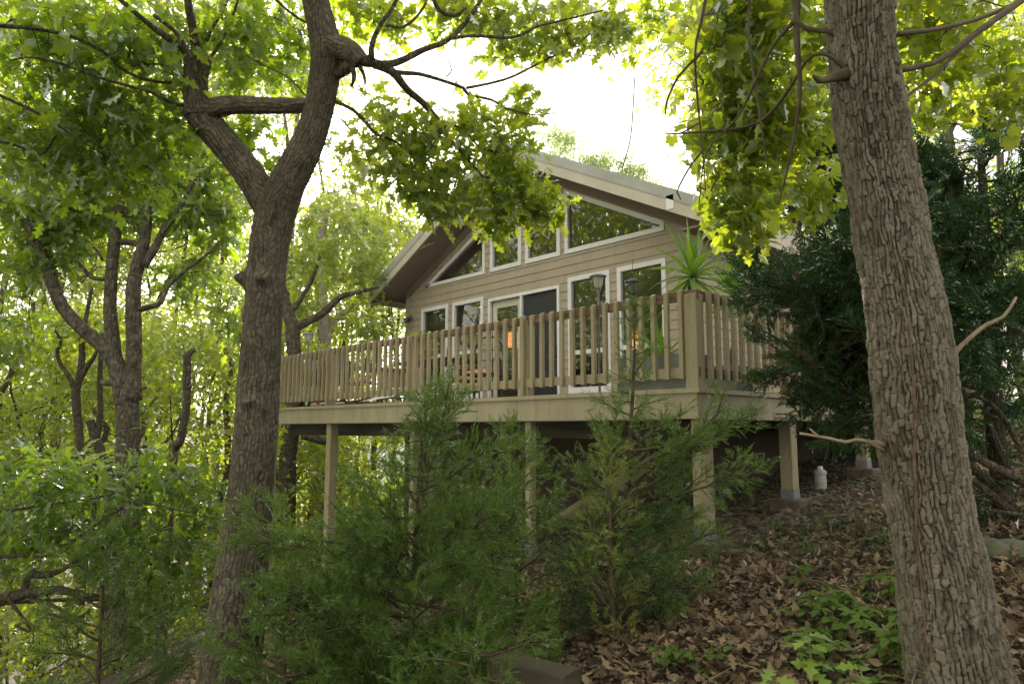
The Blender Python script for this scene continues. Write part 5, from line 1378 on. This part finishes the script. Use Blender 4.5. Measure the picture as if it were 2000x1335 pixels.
NN += conifer('juniper', 'tall slim juniper with yellow tip rising in front of the corner railing', [(1212, 1180, 12), (1215, 1100, 11), (1222, 1000, 10), (1228, 900, 9), (1234, 800, 7), (1238, 720, 5), (1240, 640, 3), (1240, 585, 1.5)], 5.0,
        'juniper', 46, lambda t: .80 * (1 - t) ** 1.25 + .06, .25, 44, 52, size=.095,
        extra=[(1224, 1000, 5.0, 1500, 940, 4.8), (1226, 950, 5.0, 1440, 830, 4.8), (1226, 920, 5.0, 1380, 860, 4.7), (1224, 1030, 5.0, 1380, 1040, 4.7), (1230, 880, 5.0, 1480, 850, 4.9), (1228, 930, 5.0, 1110, 830, 4.9), (1224, 990, 5.0, 1090, 900, 4.8), (1225, 960, 5.0, 1460, 880, 4.7), (1230, 850, 5, 1340, 790, 4.8)])
NN += conifer('juniper', 'short bushy juniper, yellowish with painted-in sunlight, beside the slim one', [(1196, 1180, 12), (1194, 1100, 10), (1190, 1000, 8), (1188, 930, 5), (1190, 870, 2)], 4.6,
        'juniper_yellow_sun_tint', 26, lambda t: .34 * (1 - t) ** .7 + .08, .75, 44, 53, size=.085)
NN += conifer('juniper', 'dark young juniper around the foot of the slim one', [(1205, 1190, 10), (1207, 1120, 9), (1204, 1050, 6), (1200, 1000, 3)], 4.8, 'cedar', 24, lambda t: .50 * (1 - t) ** .6 + .1, .35, 40, 54, size=.095)
NN += conifer('juniper', 'feathery juniper behind the forked trunk at the bottom left', [(185, 1480, 12), (190, 1335, 10), (196, 1240, 8), (200, 1150, 6), (206, 1080, 4), (210, 1030, 2)], 5.0, 'juniper', 36, lambda t: .75 * (1 - t) ** .7 + .08, .4, 34, 55, size=.11,
        extra=[(195, 1240, 5.0, 330, 1180, 4.9), (195, 1280, 5.0, 370, 1280, 4.8), (195, 1220, 5.0, 300, 1100, 5.0)])
NN += conifer('juniper', 'small juniper low between the forked trunk and timber step', [(560, 1480, 10), (560, 1400, 9), (556, 1300, 7), (552, 1200, 5), (550, 1130, 2)], 4.1, 'juniper', 30, lambda t: .55 * (1 - t) ** .6 + .08, .4, 36, 56, size=.105,
        extra=[(556, 1300, 4.1, 400, 1230, 4.0), (556, 1260, 4.1, 700, 1200, 3.9), (556, 1320, 4.1, 760, 1290, 3.8), (556, 1350, 4.1, 380, 1330, 3.9)])
NN += conifer('juniper', 'small juniper with drooping tips above the timber step', [(900, 1480, 8), (905, 1400, 7), (915, 1330, 5), (925, 1260, 3), (930, 1220, 2)], 3.6, 'juniper', 20, lambda t: .34 * (1 - t) ** .6 + .06, .2, 40, 57, size=.085, extra=[(925, 1280, 3.6, 1060, 1275, 3.5), (915, 1320, 3.6, 1030, 1320, 3.4), (920, 1300, 3.6, 800, 1270, 3.6)])
NN += conifer('juniper', 'thin juniper between the large one and the bushy one, against the foundation', [(1010, 1260, 9), (1008, 1150, 8), (1004, 1000, 6), (1000, 900, 4), (1002, 830, 2)], 5.6, 'juniper', 36, lambda t: .70 * (1 - t) ** .7 + .10, .4, 32, 58, size=.11)
# dark layered cedar on the right
NN += conifer('cedar_tree', 'big dark cedar with drooping boughs before the side railing, behind the thick trunk', [(1990, 1120, 40), (1960, 980, 40), (1950, 900, 34), (1940, 780, 34), (1930, 640, 30), (1925, 500, 24), (1920, 380, 18), (1915, 290, 10), (1912, 230, 5)], 5.6,
        'cedar', 60, lambda t: (1.45 if t > .5 else .25) * (1 - max(0, t - .4)) + .12, .12, 26, 59, size=.17, tmpls=SPRAYD, wood='bark', low=.1, jit=.04,
        extra=[(1940, 760, 5.6, 1495, 690, 5.5), (1940, 700, 5.6, 1475, 620, 5.6), (1935, 650, 5.6, 1505, 540, 5.6), (1930, 560, 5.6, 1555, 450, 5.7), (1930, 520, 5.6, 1495, 520, 5.7), (1925, 480, 5.6, 1580, 360, 5.8), (1925, 400, 5.6, 1620, 330, 5.8), 
               (1940, 760, 5.6, 1600, 745, 5.5), (1935, 600, 5.6, 1555, 600, 5.3), (1932, 560, 5.6, 1580, 520, 5.3), (1930, 500, 5.6, 1620, 430, 5.3), (1935, 680, 5.6, 1560, 660, 5.2), (1930, 460, 5.6, 1720, 300, 5.6), (1920, 350, 5.6, 1800, 250, 5.6), (1940, 720, 5.6, 1660, 700, 5.2), (1930, 600, 5.6, 1660, 560, 5.2),
               (1940, 660, 5.7, 1535, 650, 6.0), (1935, 590, 5.7, 1535, 570, 6.0), (1925, 430, 5.7, 1540, 400, 6.1), (1925, 520, 5.6, 1555, 490, 5.5), (1930, 640, 5.6, 1620, 620, 5.7), (1920, 400, 5.6, 2040, 330, 5.4), (1920, 500, 5.6, 2080, 440, 5.2), (1930, 600, 5.6, 2100, 560, 5.2)],
        brown=lambda p, rng: (rng.uniform(0, 1, len(p)) < .16 * np.exp(-(((p[:, 2] - .62) / .22) ** 2)) * (p[:, 0] < 1.6)) | (rng.uniform(0, 1, len(p)) < .03))
print('sprays', NN)
# bare dark boughs of the cedar lower right
mb = MB(); sk = Skel()
for L in ([(1960, 980, 26, 5.5), (1920, 930, 20, 5.4), (1880, 905, 16, 5.3), (1850, 890, 12, 5.3)], [(1985, 1010, 20, 5.4), (1930, 960, 14, 5.3), (1880, 925, 10, 5.2)], [(2040, 960, 26, 5.2), (1980, 930, 20, 5.2), (1930, 905, 16, 5.2), (1880, 880, 12, 5.3)],
          [(1975, 930, 16, 5.5), (1945, 860, 14, 5.5), (1925, 800, 12, 5.5)], [(2050, 1010, 8, 5.0), (1990, 1003, 7, 5.0), (1930, 995, 6, 5.1)], [(1995, 880, 10, 5.2), (1950, 800, 8, 5.2), (1900, 770, 5, 5.3)], [(2010, 760, 5, 5), (1950, 740, 4, 5), (1880, 730, 3, 5)]): limb(mb, sk, L, wob=.06)
g = at(1985, 1010, 5.4)
o = mb.build('fallen_boughs', M['bark']); tag(o, 'dark bare cedar boughs low at the right edge behind the thick trunk', 'branches')

# ------------------------------------------------------------------ ground cover
rng = np.random.default_rng(77)
def ground_pts(n, xr, yr, keep):
    x = rng.uniform(*xr, n); y = rng.uniform(*yr, n); m_ = keep(x, y, rng.uniform(0, 1, n)); x, y = x[m_], y[m_]; return np.stack([x, y, gh(x, y)], -1)
def underdeck(x, y): return (x < .25) & (y > .35)
def fade(v, a, b_): return np.clip((v - a) / (b_ - a), 0, 1)
# leaf litter: curled dead leaves
lp = ground_pts(125000, (-5, 4.6), (-5.2, 7), lambda x, y, r: (r < np.where(underdeck(x, y), .05, 1) * np.where(y < .0, 1, np.where(x > .9, .8, .35 * (1 - fade(y, 0, 1.4)) + .12))) & (np.hypot(x - CAM[0], y - CAM[1]) > 1.2))
n_ = len(lp); lp[:, 2] += rng.uniform(.004, .045, n_)
ml = MB(); d_ = rng.standard_normal((n_, 3)) * [1, 1, .35]; nn_ = rng.standard_normal((n_, 3)) * .45 + [0, 0, 1]
h_ = n_ // 2
for sl_, tm in ((slice(0, h_), OAKM), (slice(h_, int(n_ * .75)), ELM), (slice(int(n_ * .75), n_), OAK)):
    scatter(ml, tm, lp[sl_], d_[sl_], nn_[sl_], rng.uniform(.035, .088, len(lp[sl_])), rng.uniform(-.1, .75, len(lp[sl_])))
tag(ml.build('leaf_litter', M['litter']), 'brown curled dead oak leaves covering the slope', 'dead leaves', kind='stuff')
sp_ = ground_pts(260, (-1.5, 4.2), (-4.2, 2.5), lambda x, y, r: (r < .8) & (np.hypot(x - CAM[0], y - CAM[1]) > 1.4))
mb = MB()
for c in sp_:
    a_ = rng.uniform(0, 6.28); L_ = rng.uniform(.08, .45); q_ = [c + np.array([math.cos(a_) * L_ * t, math.sin(a_) * L_ * t, 0]) + rng.standard_normal(3) * [.012, .012, .004] for t in (0, .35, .7, 1)]
    for z_ in q_: z_[2] = gz(z_[0], z_[1]) + .04 + rng.uniform(0, .02)
    tube(mb, q_, [.004, .0035, .003, .0015], 5, cap=False)
tag(mb.build('fallen_sticks', M['twig_pale']), 'thin dead sticks lying among the brown leaves', 'sticks', kind='stuff')
# gravel and rubble under the deck
gp = ground_pts(15000, (-3.2, 1.4), (-.1, 8), lambda x, y, r: r < np.where(underdeck(x, y), 1, .5 * np.exp(-((y - .5) / .8) ** 2) + .18 * (x < 1.0)))
mb = MB(); rock = []
ico_v = norm(np.array([(0, 0, 1), (.9, 0, .45), (.28, .85, .45), (-.72, .53, .45), (-.72, -.53, .45), (.28, -.85, .45), (.72, .53, -.45), (-.28, .85, -.45), (-.9, 0, -.45), (-.28, -.85, -.45), (.72, -.53, -.45), (0, 0, -1)]))
ico_f = np.array([(0, 1, 2), (0, 2, 3), (0, 3, 4), (0, 4, 5), (0, 5, 1), (1, 6, 2), (2, 7, 3), (3, 8, 4), (4, 9, 5), (5, 10, 1), (6, 7, 2), (7, 8, 3), (8, 9, 4), (9, 10, 5), (10, 6, 1), (6, 11, 7), (7, 11, 8), (8, 11, 9), (9, 11, 10), (10, 11, 6)])
n_ = len(gp); sc_ = rng.uniform(.012, .05, n_) ; sc_[rng.uniform(0, 1, n_) < .02] *= 2.0
V = gp[:, None, :] + sc_[:, None, None] * ico_v[None] * rng.uniform(.6, 1.3, (n_, 12, 1)) * np.stack([rng.uniform(.7, 1.3, n_), rng.uniform(.7, 1.3, n_), rng.uniform(.45, .8, n_)], -1)[:, None, :]
mb.add(V.reshape(-1, 3), (ico_f[None] + (np.arange(n_) * 12)[:, None, None]).reshape(-1, 3)); tag(mb.build('gravel', M['gravel']), 'grey-brown gravel and rubble under the deck', 'gravel', kind='stuff')
# grass tufts
def tuft(mb, c, n, L, w=.004):
    a = rng.uniform(0, 2 * PI, n); el = rng.uniform(.7, 1.5, n)
    for i in range(n):
        d = np.array([math.cos(a[i]) * math.cos(el[i]), math.sin(a[i]) * math.cos(el[i]), math.sin(el[i])]); s_ = norm(np.cross(d, [0, 0, 1.0])) * w; l_ = L * rng.uniform(.5, 1.2)
        b0 = c + np.array([d[0], d[1], 0]) * .02; m_ = b0 + d * l_ * .55; t_ = b0 + d * l_ * .95 + np.array([d[0], d[1], -.6]) * l_ * .25
        mb.add([b0 - s_, b0 + s_, m_ + s_ * .8, m_ - s_ * .8, t_], [np.array([[0, 1, 2, 3]]), np.array([[3, 2, 4]])])
mb = MB()
gpts = ground_pts(7000, (-1.5, 3.2), (-1.4, 3.6), lambda x, y, r: (r < np.where(underdeck(x, y), .03, .55 * np.exp(-((y - .35 - .3 * x) / .9) ** 2) * (vnoise(x * 2.2 + 50, y * 2.2 + 50) > .42))))
for c in gpts: tuft(mb, c, rng.integers(3, 9), rng.uniform(.05, .15), .0032)
for (u, v, L, n_) in ((1395, 1105, .22, 26), (1385, 1095, .16, 20), (1575, 1075, .14, 20), (1630, 1060, .10, 16), (1480, 1065, .10, 20)): tuft(mb, ground_hit(u, v), n_, L)
for c in ground_pts(420, (-.6, 2.6), (-.9, 2.4), lambda x, y, r: (r < .9 * np.exp(-((y - .45 - .3 * x) / .7) ** 2)) & ~underdeck(x, y)):
    k_ = rng.integers(3, 6); a0 = rng.uniform(0, 6.28); dd = np.array([(math.cos(a0 + q_ * 6.283 / k_), math.sin(a0 + q_ * 6.283 / k_), .25) for q_ in range(k_)])
    scatter(mb, ELM, np.repeat((c + [0, 0, .03])[None], k_, 0), dd, rng.standard_normal((k_, 3)) * .25 + [0, 0, 1], rng.uniform(.025, .055, k_), rng.uniform(-.3, 0, k_))
tag(mb.build('grass', M['grass']), 'short grass and weeds growing along the edge of the gravel', 'grass', kind='stuff')
# low green vine / creeper by the trunk
mb = MB(); ms_ = MB()
def creeper(ml, ms, c, R_, n, rg, size=.07, h=.12):
    for _ in range(n):
        a = rg.uniform(0, 2 * PI); r = R_ * math.sqrt(rg.uniform()); p = np.array([c[0] + r * math.cos(a), c[1] + r * math.sin(a), 0]); p[2] = gz(p[0], p[1]); top = p + [rg.uniform(-.04, .04), rg.uniform(-.04, .04), rg.uniform(.3, 1.2) * h]
        tube(ms, [p, (p + top) / 2 + rg.standard_normal(3) * .008, top], [.002] * 3, 4, cap=False)
        k = 5; a0 = rg.uniform(0, 6.28); dd = np.array([(math.cos(a0 + q * 2 * PI / k), math.sin(a0 + q * 2 * PI / k), rg.uniform(-.2, .25)) for q in range(k)])
        scatter(ml, ELM, np.repeat(top[None], k, 0), dd, rg.standard_normal((k, 3)) * .25 + [0, 0, 1], size * rg.uniform(.7, 1.25, k), rg.uniform(-.3, 0, k))
rg = np.random.default_rng(5)
for (u, v, R_, n) in ((1700, 1290, .36, 60), (1660, 1230, .25, 30), (1600, 1210, .18, 14), (1590, 1150, .12, 6), (1730, 1180, .2, 14)): creeper(mb, ms_, ground_hit(u, v), R_, n, rg)
e = empty('creeper', ground_hit(1690, 1270), 'patch of dark green five-leaved creeper left of the thick trunk base', 'plant'); mb.build('leaves', M['vine'], e); ms_.build('stems', M['twig'], e)
for (u, v, R_, n, lab) in ((1330, 1318, .16, 11, 'small green creeper patch on dead leaves near the bottom centre'), (1400, 1300, .10, 5, 'small creeper sprig right beside the bottom centre patch'), (1710, 1070, .10, 6, 'small weed clump among gravel left of the thick trunk'), (1140, 1130, .12, 8, 'tiny green weed under the bushy juniper')):
    mb = MB(); ms_ = MB(); c = ground_hit(u, v); creeper(mb, ms_, c, R_, n, rg, size=.06 if n > 6 else .05, h=.10); e = empty('creeper', c, lab, 'plant', 'small creepers on the leaf litter'); mb.build('leaves', M['vine'], e); ms_.build('stems', M['twig'], e)
# pale oak seedlings
def seedling(base, tipd, lab, seed, n=9, sz=.085):
    rg = np.random.default_rng(seed); base = np.array(base); base[2] = gz(base[0], base[1]); e = empty('oak_seedling', base, lab, 'seedling', 'pale oak seedlings at the bottom')
    ms = MB(); ml = MB(); top = base + np.array(tipd); P, R = tube(ms, [base, (base + top) / 2 + rg.standard_normal(3) * .02, top], [.005, .004, .002], 6, step=.02)
    idx = np.linspace(len(P) * .45, len(P) - 1, n).astype(int); a = np.arange(n) * 2.4 + rg.uniform(0, 6); dd = np.stack([np.cos(a), np.sin(a), rg.uniform(-.1, .5, n)], -1)
    scatter(ml, OAK, P[idx], dd, rg.standard_normal((n, 3)) * .25 + [0, 0, 1], sz * rg.uniform(.8, 1.3, n), rg.uniform(-.35, 0, n)); ms.build('stem', M['twig_pale'], e); ml.build('leaves', M['seedling'], e)
g1 = ground_hit(1585, 1390); seedling(g1, at(1575, 1235, 3.05) - g1, 'pale yellow-green oak seedling, tallest of those at the bottom', 1, 13, .09)
g1 = ground_hit(1520, 1400); seedling(g1, at(1510, 1310, 2.9) - g1, 'pale oak seedling left of the tallest one', 2, 8, .085)
g1 = ground_hit(1680, 1400); seedling(g1, at(1680, 1305, 2.9) - g1, 'pale oak seedling between the tallest one and the thick trunk', 3, 9, .09)
g1 = ground_hit(1790, 1430); seedling(g1, at(1790, 1310, 2.8) - g1, 'single-leaved seedling in front of the thick trunk base', 4, 3, .10)
# boulders
for (u, v, s_, lab) in ((1948, 1010, .17, 'mossy grey boulder right of the thick trunk'), (1998, 985, .10, 'pale stone at the right photo edge behind the boulder')):
    c = at(u, v, 4.6); mb = MB(); th, ph = np.meshgrid(np.linspace(0, 2 * PI, 28, endpoint=False), np.linspace(0.02, PI - .02, 16), indexing='ij')
    r = s_ * (1 + .22 * np.sin(2 * th + 1) * np.sin(ph) + .15 * np.sin(3 * th) * np.sin(2 * ph) + .08 * vnoise(th * 3, ph * 3)); V = np.stack([c[0] + r * np.cos(th) * np.sin(ph), c[1] + r * np.sin(th) * np.sin(ph), gz(c[0], c[1]) + .02 + .55 * r * np.cos(ph)], -1).reshape(-1, 3)
    i = np.arange(28)[:, None] * 16; i2 = ((np.arange(28) + 1) % 28)[:, None] * 16; j = np.arange(15)[None, :]
    mb.add(V, np.stack([i + j, i + j + 1, i2 + j + 1, i2 + j], -1).reshape(-1, 4)); tag(mb.build('boulder', M['boulder'], smooth=True), lab, 'boulder')

# ------------------------------------------------------------------ air
hz = bpy.data.materials.new('haze'); hz.use_nodes = True
hn = hz.node_tree.nodes; hl = hz.node_tree.links; hn.clear()
ho = hn.new("ShaderNodeOutputMaterial"); hv = hn.new("ShaderNodeVolumePrincipled")
hv.inputs['Color'].default_value = (.92, .94, .90, 1); hv.inputs['Density'].default_value = HAZE; hv.inputs['Anisotropy'].default_value = .72
hl.new(hv.outputs[0], ho.inputs['Volume'])
mb = MB(); box(mb, -400, 260, -270, 420, -60, 90); tag(mb.build('haze', hz), kind='stuff')
